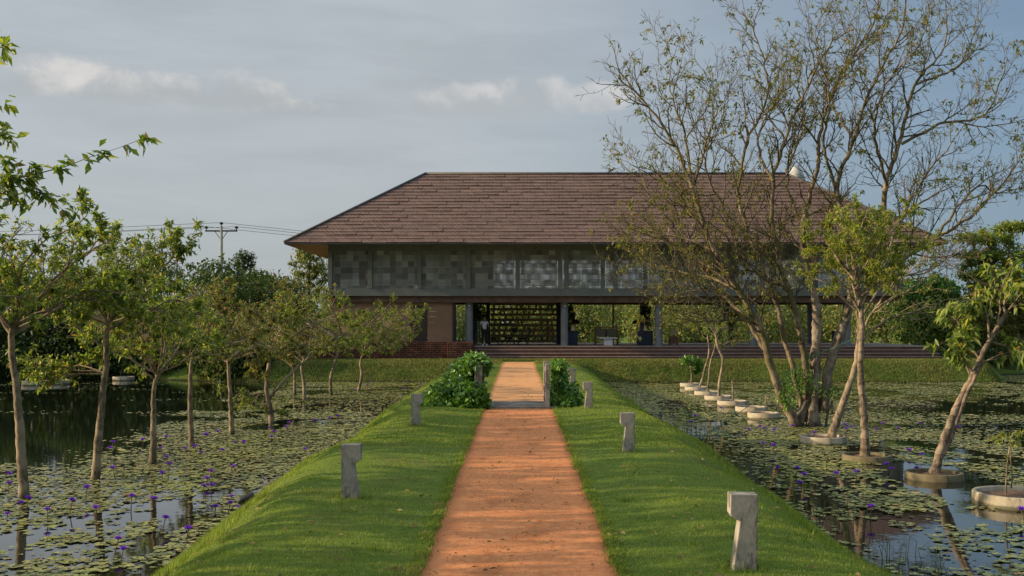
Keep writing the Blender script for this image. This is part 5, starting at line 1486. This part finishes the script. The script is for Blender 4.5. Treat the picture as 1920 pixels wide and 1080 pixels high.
def lily_mesh(seed, opened):
    rg = np.random.default_rng(seed); V_, F_, off = [], [], 0
    for ringi, (n_, tilt, L) in enumerate(((9, .35 + opened, .072), (8, .75 + opened, .066), (6, 1.1 + opened * .5, .05))):
        for i in range(n_):
            a = 2 * math.pi * (i + .5 * ringi) / n_ + rg.normal(0, .08); t = tilt + rg.normal(0, .08)
            d_ = np.array((math.cos(a) * math.cos(t), math.sin(a) * math.cos(t), math.sin(t))); s_ = np.array((-math.sin(a), math.cos(a), 0))
            b_ = np.zeros(3); w_ = .016
            V_ += [b_ - s_ * .004, b_ + s_ * .004, d_ * L * .55 + s_ * w_, d_ * L, d_ * L * .55 - s_ * w_]; F_ += [(off, off + 1, off + 2, off + 4), (off + 4, off + 2, off + 3, off + 3)]
            off += 5
    me = bpy.data.meshes.new('water_lily'); me.from_pydata([tuple(v) for v in V_], [], [f if f[2] != f[3] else f[:3] for f in F_]); me.update()
    me.materials.append(M['petal']); return me
lil = [lily_mesh(i, o_) for i, o_ in enumerate((.0, .15, -.1, .35))]
fl_left = [(19, 890), (17, 908), (40, 944), (53, 935), (14, 964), (89, 957), (163, 916), (135, 941), (180, 953), (212, 830), (206, 840), (268, 825), (312, 820), (301, 841), (313, 858), (317, 872), (304, 888), (212, 878), (247, 933), (289, 937), (222, 1011), (231, 1032), (310, 972), (353, 993), (348, 842), (366, 837), (386, 815), (409, 810), (441, 831), (378, 849), (396, 885), (388, 898), (382, 912), (397, 911), (434, 931), (431, 946), (404, 951), (448, 952), (438, 875), (417, 845), (457, 830), (504, 803), (514, 810), (509, 820), (537, 801), (542, 793), (572, 843), (590, 788), (618, 784), (633, 781), (697, 716), (689, 723), (663, 732), (762, 714), (757, 728), (789, 720)]
fl_right = [(1403, 807), (1425, 801), (1433, 804), (1451, 808), (1487, 800), (1528, 812), (1431, 833), (1450, 835), (1584, 797), (1587, 805), (1596, 801), (1643, 807), (1655, 796), (1684, 804), (1725, 795), (1799, 802), (1705, 845), (1728, 853), (1719, 880), (1672, 880), (1662, 871), (1569, 889), (1606, 885), (1508, 891), (1499, 908), (1495, 880), (1459, 879), (1633, 952), (1915, 957), (1303, 781), (1296, 792), (1352, 766)]
marks_l = [('the far-left pale trunk', (47, 935)), ('the second pond tree from the left', (178, 900)), ('the low forked trunk', (287, 870)), ('the straight fourth trunk', (360, 838)), ('the fifth pond tree', (435, 815)),
           ('the V-forked pond tree', (510, 795)), ('the black garden spotlight', (452, 975)), ('the far left-hand bank', (720, 722)), ('the slim tree before the brick wall', (622, 748)), ('the bottom left picture corner', (130, 1060))]
marks_r = [('the big many-stemmed tree foot', (1515, 803)), ('the pale ring by the big tree', (1543, 832)), ('the slender ringed trunk', (1626, 863)), ('the leaning double trunk', (1752, 897)), ('the guy rope knot', (1381, 800)),
           ('the seedling ring', (1913, 945)), ('the open dark water beside the right bank', (1500, 905)), ('the row of far rings', (1320, 745))]
ordw = ['nearest to', 'second nearest to', 'third nearest to', 'fourth nearest to', 'fifth nearest to', 'sixth nearest to', 'seventh nearest to', 'eighth nearest to', 'ninth nearest to', 'tenth nearest to']
def plant_flowers(fl, marks, side):
    cnt = {}
    recs = []
    for px, py in fl:
        h_ = .12 + .10 * ((px * 7 + py * 3) % 10) / 10
        d = (EYE - WATER_Z - h_) * F / (py - VY)
        p_ = P(px, py, d)
        if height(p_[0], p_[1]) > WATER_Z - .01: continue
        mk = min(range(len(marks)), key=lambda i: ((marks[i][1][0] - px) / 1.6) ** 2 + ((marks[i][1][1] - py - 20)) ** 2)
        dd_ = ((marks[mk][1][0] - px) / 1.6) ** 2 + (marks[mk][1][1] - py - 20) ** 2
        recs.append((mk, dd_, p_, h_, px))
    recs.sort(key=lambda r_: (r_[0], r_[1]))
    for mk, dd_, p_, h_, px in recs:
        i = cnt.get(mk, 0); cnt[mk] = i + 1
        sc = 1.0 + .35 * ((px * 13) % 7) / 7
        o = bpy.data.objects.new('water_lily', lil[px % 4]); COL.objects.link(o); o.location = tuple(p_); o.scale = (sc, sc, sc); o.rotation_euler = (rgl.normal(0, .15), rgl.normal(0, .15), rgl.uniform(0, 6))
        tag(o, 'purple water lily ' + ordw[i] + ' ' + marks[mk][0], 'water lily', 'purple water lilies on the ' + side + ' pond')
        L = (h_ + .1) / sc
        b = MB(); b.tube([(0, 0, 0), (.01, .005, -L * .5), (.0, .015, -L)], .0065, 6); b.build('stem', M['stem'], o)
        b = MB(); b.lathe([(0, .0), (.012, .005), (.014, .03), (0, .035)], 8); b.build('stamens', M['stamen'], o)
plant_flowers(fl_left, marks_l, 'left')
plant_flowers(fl_right, marks_r, 'right')
# reeds and thin stalks at the right shore
n = 260; y = rng.uniform(11, 30, n); x = 4.25 + rng.normal(.35, .3, n)
kp = height(x, y) < -.9
VV = []; mb = MB()
for xx, yy in zip(x[kp], y[kp]):
    h_ = rng.uniform(.15, .42); mb.tube([(xx, yy, WATER_Z - .05), (xx + rng.normal(0, .04), yy, WATER_Z + h_ * .6), (xx + rng.normal(0, .10), yy + rng.normal(0, .05), WATER_Z + h_)], (.006, .005, .002), 3, cap=False)
tag(mb.build('reeds', M['bank_blade']), 'thin reed stalks along the right shore', 'reeds', None, 'stuff')

# ------------------------------------------------------------------ background vegetation
def bg_tree(name, label, px, foot_y, d, crown, seed, leafm, nleaf, leaf, base_r=.16, natt=420, trunk_h=.4, step=.45, cat='tree', fill=0, **kw):
    """crown: list of (px, py, rx_px, ry_px, n)"""
    rg = np.random.default_rng(seed)
    x0 = (px - VX) * d / F; z0 = float(height(x0, d))
    b = np.array((x0, d, z0)); A = []; L = []
    cy = np.mean([c[1] for c in crown]); top = P(np.mean([c[0] for c in crown]) * .5 + px * .5, cy, d)
    fork = b * (1 - trunk_h) + top * trunk_h
    L.append([b - (0, 0, .2), b * .5 + fork * .5 + rg.normal(0, .1, 3), fork])
    for cx, cy, rx, ry, n_ in crown:
        c = P(cx, cy, d + rg.normal(0, .6)); A.append(ellipsoid_pts(n_, c, (rx * d / F, rx * d / F * .8, ry * d / F), rg, .3))
        L.append([fork, fork * .5 + c * .5 + (0, 0, .3), c])
    t = make_tree(name, label, cat, b, L, np.vstack(A), M['bark_dark'], M[leafm], seed, step=step, di=3.5, dk=.5, iters=45, base_r=base_r, tip_r=.012, nleaf=nleaf, leaf=leaf,
                     leaf_thr=.05, clump=.9, flare=.3, droop=.2, wig=.05, **kw)
    if fill:
        q_ = np.vstack([P(cx, cy, d) + (ellipsoid_pts(max(40, fill * n_ // 1000), (0, 0, 0), (rx * d / F, rx * d / F * .8, ry * d / F), rg, .35)) * rg.uniform(.7, 1.15) for cx, cy, rx, ry, n_ in crown for _ in range(2)])
        lv, lf = leaf_arrays(q_, rg.normal(0, 1, q_.shape) + np.array((0, 0, -.3)), leaf[0] * rg.uniform(.6, 1.3, len(q_)), leaf[1] * rg.uniform(.7, 1.3, len(q_)), r=rg)
        link_mesh('foliage', np_mesh('foliage', lv - b, lf), M[leafm], t)
    return t
bg_tree('background_tree', 'small-leaved tree with a slanting trunk beside the left end of the pavilion', 578, 690, 76, [(580, 490, 40, 40, 160), (605, 530, 40, 40, 160), (560, 540, 30, 30, 100)], 201, 'leaf_wood', 3200, (.22, .10), fill=3000)
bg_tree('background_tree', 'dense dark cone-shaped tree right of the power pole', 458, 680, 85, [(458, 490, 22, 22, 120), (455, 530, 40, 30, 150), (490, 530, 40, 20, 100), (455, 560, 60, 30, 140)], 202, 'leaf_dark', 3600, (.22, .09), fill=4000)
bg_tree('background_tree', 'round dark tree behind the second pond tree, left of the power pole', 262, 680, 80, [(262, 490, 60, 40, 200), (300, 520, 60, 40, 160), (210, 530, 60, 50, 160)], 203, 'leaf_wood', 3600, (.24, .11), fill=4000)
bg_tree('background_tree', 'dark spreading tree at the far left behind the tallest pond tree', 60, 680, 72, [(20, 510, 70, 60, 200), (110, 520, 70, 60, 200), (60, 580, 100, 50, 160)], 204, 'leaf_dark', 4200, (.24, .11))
bg_tree('background_tree', 'tall tree with flat leafy tiers at the far right edge', 1880, 690, 66, [(1850, 445, 60, 12, 110), (1900, 425, 45, 12, 90), (1835, 480, 45, 12, 90), (1900, 480, 60, 22, 140), (1850, 515, 60, 18, 120), (1900, 540, 60, 30, 140)], 205, 'leaf_pond', 7000, (.24, .10), step=.32, fill=4200)
bg_tree('background_tree', 'autumn-tinged tree below the tiered one at the far right edge', 1890, 690, 65, [(1860, 550, 60, 45, 200), (1910, 590, 50, 60, 200), (1825, 600, 45, 50, 150), (1880, 640, 60, 40, 150)], 206, 'leaf_red', 6000, (.24, .11), step=.35, fill=5200)
bg_tree('background_tree', 'dense bushy tree just right of the pavilion steps', 1740, 690, 72, [(1720, 560, 50, 40, 180), (1760, 550, 50, 40, 180), (1740, 610, 70, 45, 200), (1790, 600, 40, 60, 140)], 207, 'leaf_vine', 6000, (.26, .13), fill=5000)
bg_tree('background_tree', 'pale rounded tree behind the right end of the pavilion', 1660, 690, 80, [(1670, 545, 50, 30, 150), (1640, 590, 60, 50, 180), (1700, 600, 50, 50, 160)], 208, 'leaf_wood', 4200, (.26, .12), fill=4000)
bg_tree('background_bush', 'low rounded bush beyond the ring by the far right bank', 1820, 690, 62, [(1820, 650, 45, 28, 150), (1860, 660, 40, 25, 120), (1790, 665, 35, 20, 90)], 209, 'leaf_dark', 2600, (.2, .09), cat='bush', trunk_h=.3)

def mass(name, label, clumps, n_, leafm, size, seed, twigs=120):
    rg = np.random.default_rng(seed); V_, F_, off = [], [], 0
    pts = np.vstack([ellipsoid_pts(max(20, int(n_ * w_)), c, r_, rg, .55) for c, r_, w_ in clumps])
    pts = pts[pts[:, 2] > height(pts[:, 0], pts[:, 1])]
    k_ = len(pts)
    lv, lf = leaf_arrays(pts, rg.normal(0, 1, (k_, 3)) + np.array((0, 0, -.2)), size[0] * rg.uniform(.6, 1.4, k_), size[1] * rg.uniform(.7, 1.3, k_), r=rg)
    o = link_mesh(name, np_mesh(name, lv, lf), M[leafm]); tag(o, label, None, None, 'stuff')
    mb = MB()
    for _ in range(twigs):
        c, r_, w_ = clumps[int(rg.integers(0, len(clumps)))]
        st = np.array((c[0] + rg.normal(0, .4) * r_[0], c[1] + rg.normal(0, .3) * r_[1], float(height(c[0], c[1])))); e_ = ellipsoid_pts(1, c, r_, rg, .7)[0]
        mb.tube(resample([st, (st + e_) / 2 + rg.normal(0, .3, 3), e_], .5), .03, 4, cap=False)
    t = mb.build('branches', M['bark_pale'] if leafm == 'leaf_wood' else M['bark_dark'], o)
    return o
rgm = np.random.default_rng(12)
cl = []
for i in range(46):
    x_ = rgm.uniform(-16, 34); y_ = rgm.uniform(82, 100); h_ = rgm.uniform(3.9, 5.3); cl.append(((x_, y_, h_ * .5), (rgm.uniform(1.5, 2.8), 2.2, h_ * .6), .012 * h_))
mass('far_wood', 'sunlit scrubby wood behind the pavilion', cl, 42000, 'leaf_wood', (.30, .13), 301, 300)
cl = []
for i in range(54):
    x_ = rgm.uniform(-56, -12.5); y_ = rgm.uniform(59.5, 72); h_ = rgm.uniform(3.4, 5.4) * (1 if x_ < -15 else .7); cl.append(((x_, y_, h_ * .5), (rgm.uniform(1.4, 2.6), 1.8, h_ * .58), .012 * h_))
for i in range(100):
    x_ = rgm.uniform(-44, -14); y_ = 55.4 + 2.6 * float(smooth(12, 22, -x_)) + rgm.uniform(-.3, 2.2); cl.append(((x_, y_, .0), (rgm.uniform(.9, 1.7), .9, rgm.uniform(.8, 1.6)), .022))
for i in range(46):
    x_ = rgm.uniform(-36, -13.2); y_ = rgm.uniform(57.5, 63); h_ = rgm.uniform(1.8, 3.2); cl.append(((x_, y_, h_ * .42), (rgm.uniform(1.0, 1.9), 1.2, h_ * .58), .014 * h_))
for i in range(16):  # tall clumps left of the view, added to shade the far-left bank
    x_ = rgm.uniform(-56, -40); y_ = rgm.uniform(48, 72); cl.append(((x_, y_, 4.2), (2.6, 2.6, 4.6), .02))
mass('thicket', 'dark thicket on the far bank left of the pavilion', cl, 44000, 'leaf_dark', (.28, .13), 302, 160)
cl = []
for i in range(26):
    x_ = rgm.uniform(25, 62); y_ = rgm.uniform(66, 84); h_ = rgm.uniform(2.4, 4.2); cl.append(((x_, y_, h_ * .5), (rgm.uniform(1.6, 2.8), 2, h_ * .58), .014 * h_))
mass('thicket', 'dark thicket on the far bank right of the pavilion', cl, 20000, 'leaf_wood', (.28, .13), 303, 100)
cl = []
for i in range(90):
    x_ = rgm.uniform(-190, 190); y_ = rgm.uniform(150, 200); h_ = rgm.uniform(5, 8.5); cl.append(((x_, y_, h_ * .5), (rgm.uniform(4, 7), 4, h_ * .55), .006 * h_))
mass('far_wood', 'distant treeline along the horizon', cl, 26000, 'leaf_wood', (.7, .4), 304, 60)

# ------------------------------------------------------------------ power line, lantern, stupa
UD = 120.0
ub = P(415, 500, UD); utop = P(415, 424, UD)
UP = empty('power_pole', (ub[0], UD, 0)); tag(UP, 'concrete power pole with a crossarm above the trees left of the pavilion', 'power pole')
h_ = utop[2]
b = MB(); b.tube([(0, 0, -.5), (0, 0, h_)], (.24, .16), 10); b.build('pole', M['pole'], UP)
b = MB(); aw = 30 * UD / F; b.box(-aw, aw, -.08, .08, h_ - .62, h_ - .46); b.build('crossarm', M['dark'], UP)
b = MB(); b.tube([(0, -.02, h_ - 1.6), (-.7, -.02, h_ - .62)], .04, 5); b.tube([(0, -.02, h_ - 1.6), (.7, -.02, h_ - .62)], .04, 5); b.build('brace', M['dark'], UP)
ins = [(-aw + .1, h_ - .46), (0.0, h_), (aw - .1, h_ - .46)]
for x_, z_ in ins:
    b = MB(); b.lathe([(.05, 0), (.05, .18), (.2, .2), (.22, .36), (.12, .44), (0, .48)], 12, (x_, 0, z_)); b.build('insulator', M['dark'], UP)
for j, (x_, z_) in enumerate(ins):
    p0 = np.array((ub[0] + x_, UD, z_ + .4))
    for side, e_ in ((0, np.array((-130.0, UD + 12, z_ + 1.0 + .25 * j))), (1, np.array((ub[0] + x_ + 60, UD + 28, z_ - 1.2)))):
        mid = (p0 + e_) / 2 + np.array((0, 0, -1.2 if side == 0 else -.7))
        b = MB(); b.tube(resample([p0, p0 * .5 + mid * .5 + (0, 0, -.3), mid, e_ * .5 + mid * .5 + (0, 0, -.3), e_], 4), .022, 4, cap=False)
        nm = ['outer', 'middle', 'inner'][j]
        tag(b.build('power_line', M['dark']), nm + ' power line running ' + ('left' if side == 0 else 'right towards the roof') + ' from the power pole', 'power line', 'power lines from the pole')
LD = 90.0; lp = P(332, 482, LD)
LN = empty('street_lamp', (lp[0], LD, 0)); tag(LN, 'old-fashioned lantern on a post above the trees left of the power pole', 'street lamp')
b = MB(); b.tube([(0, 0, 0), (0, 0, lp[2] - .4)], .05, 8); b.build('post', M['dark'], LN)
b = MB(); b.lathe([(.10, -.4), (.22, .05), (.2, .05), (.09, -.38)], 6, (0, 0, lp[2]), sm=False); b.build('lantern', M['glassy'], LN)
b = MB(); b.lathe([(.30, .05), (.30, .09), (.05, .28), (0, .3)], 6, (0, 0, lp[2]), sm=False); b.build('lamp_cap', M['dark'], LN)
SDm = 420.0; sp = P(1493, 338, SDm)
SU = empty('stupa', (sp[0], SDm, 0)); tag(SU, 'distant white dome glimpsed through the big tree above the roof', 'stupa')
sz = sp[2]
b = MB(); b.lathe([(6, 0), (6, sz - 14), (5.2, sz - 12), (4.6, sz - 6), (3.6, sz), (2.4, sz + 3.5), (1.2, sz + 5.5), (0, sz + 6.2)], 32); b.build('dome', M['stupa'], SU)
b = MB(); b.lathe([(6.6, sz - 14.6), (6.6, sz - 13.9), (6.01, sz - 13.5)], 32); b.build('drum_band', M['stupa'], SU)
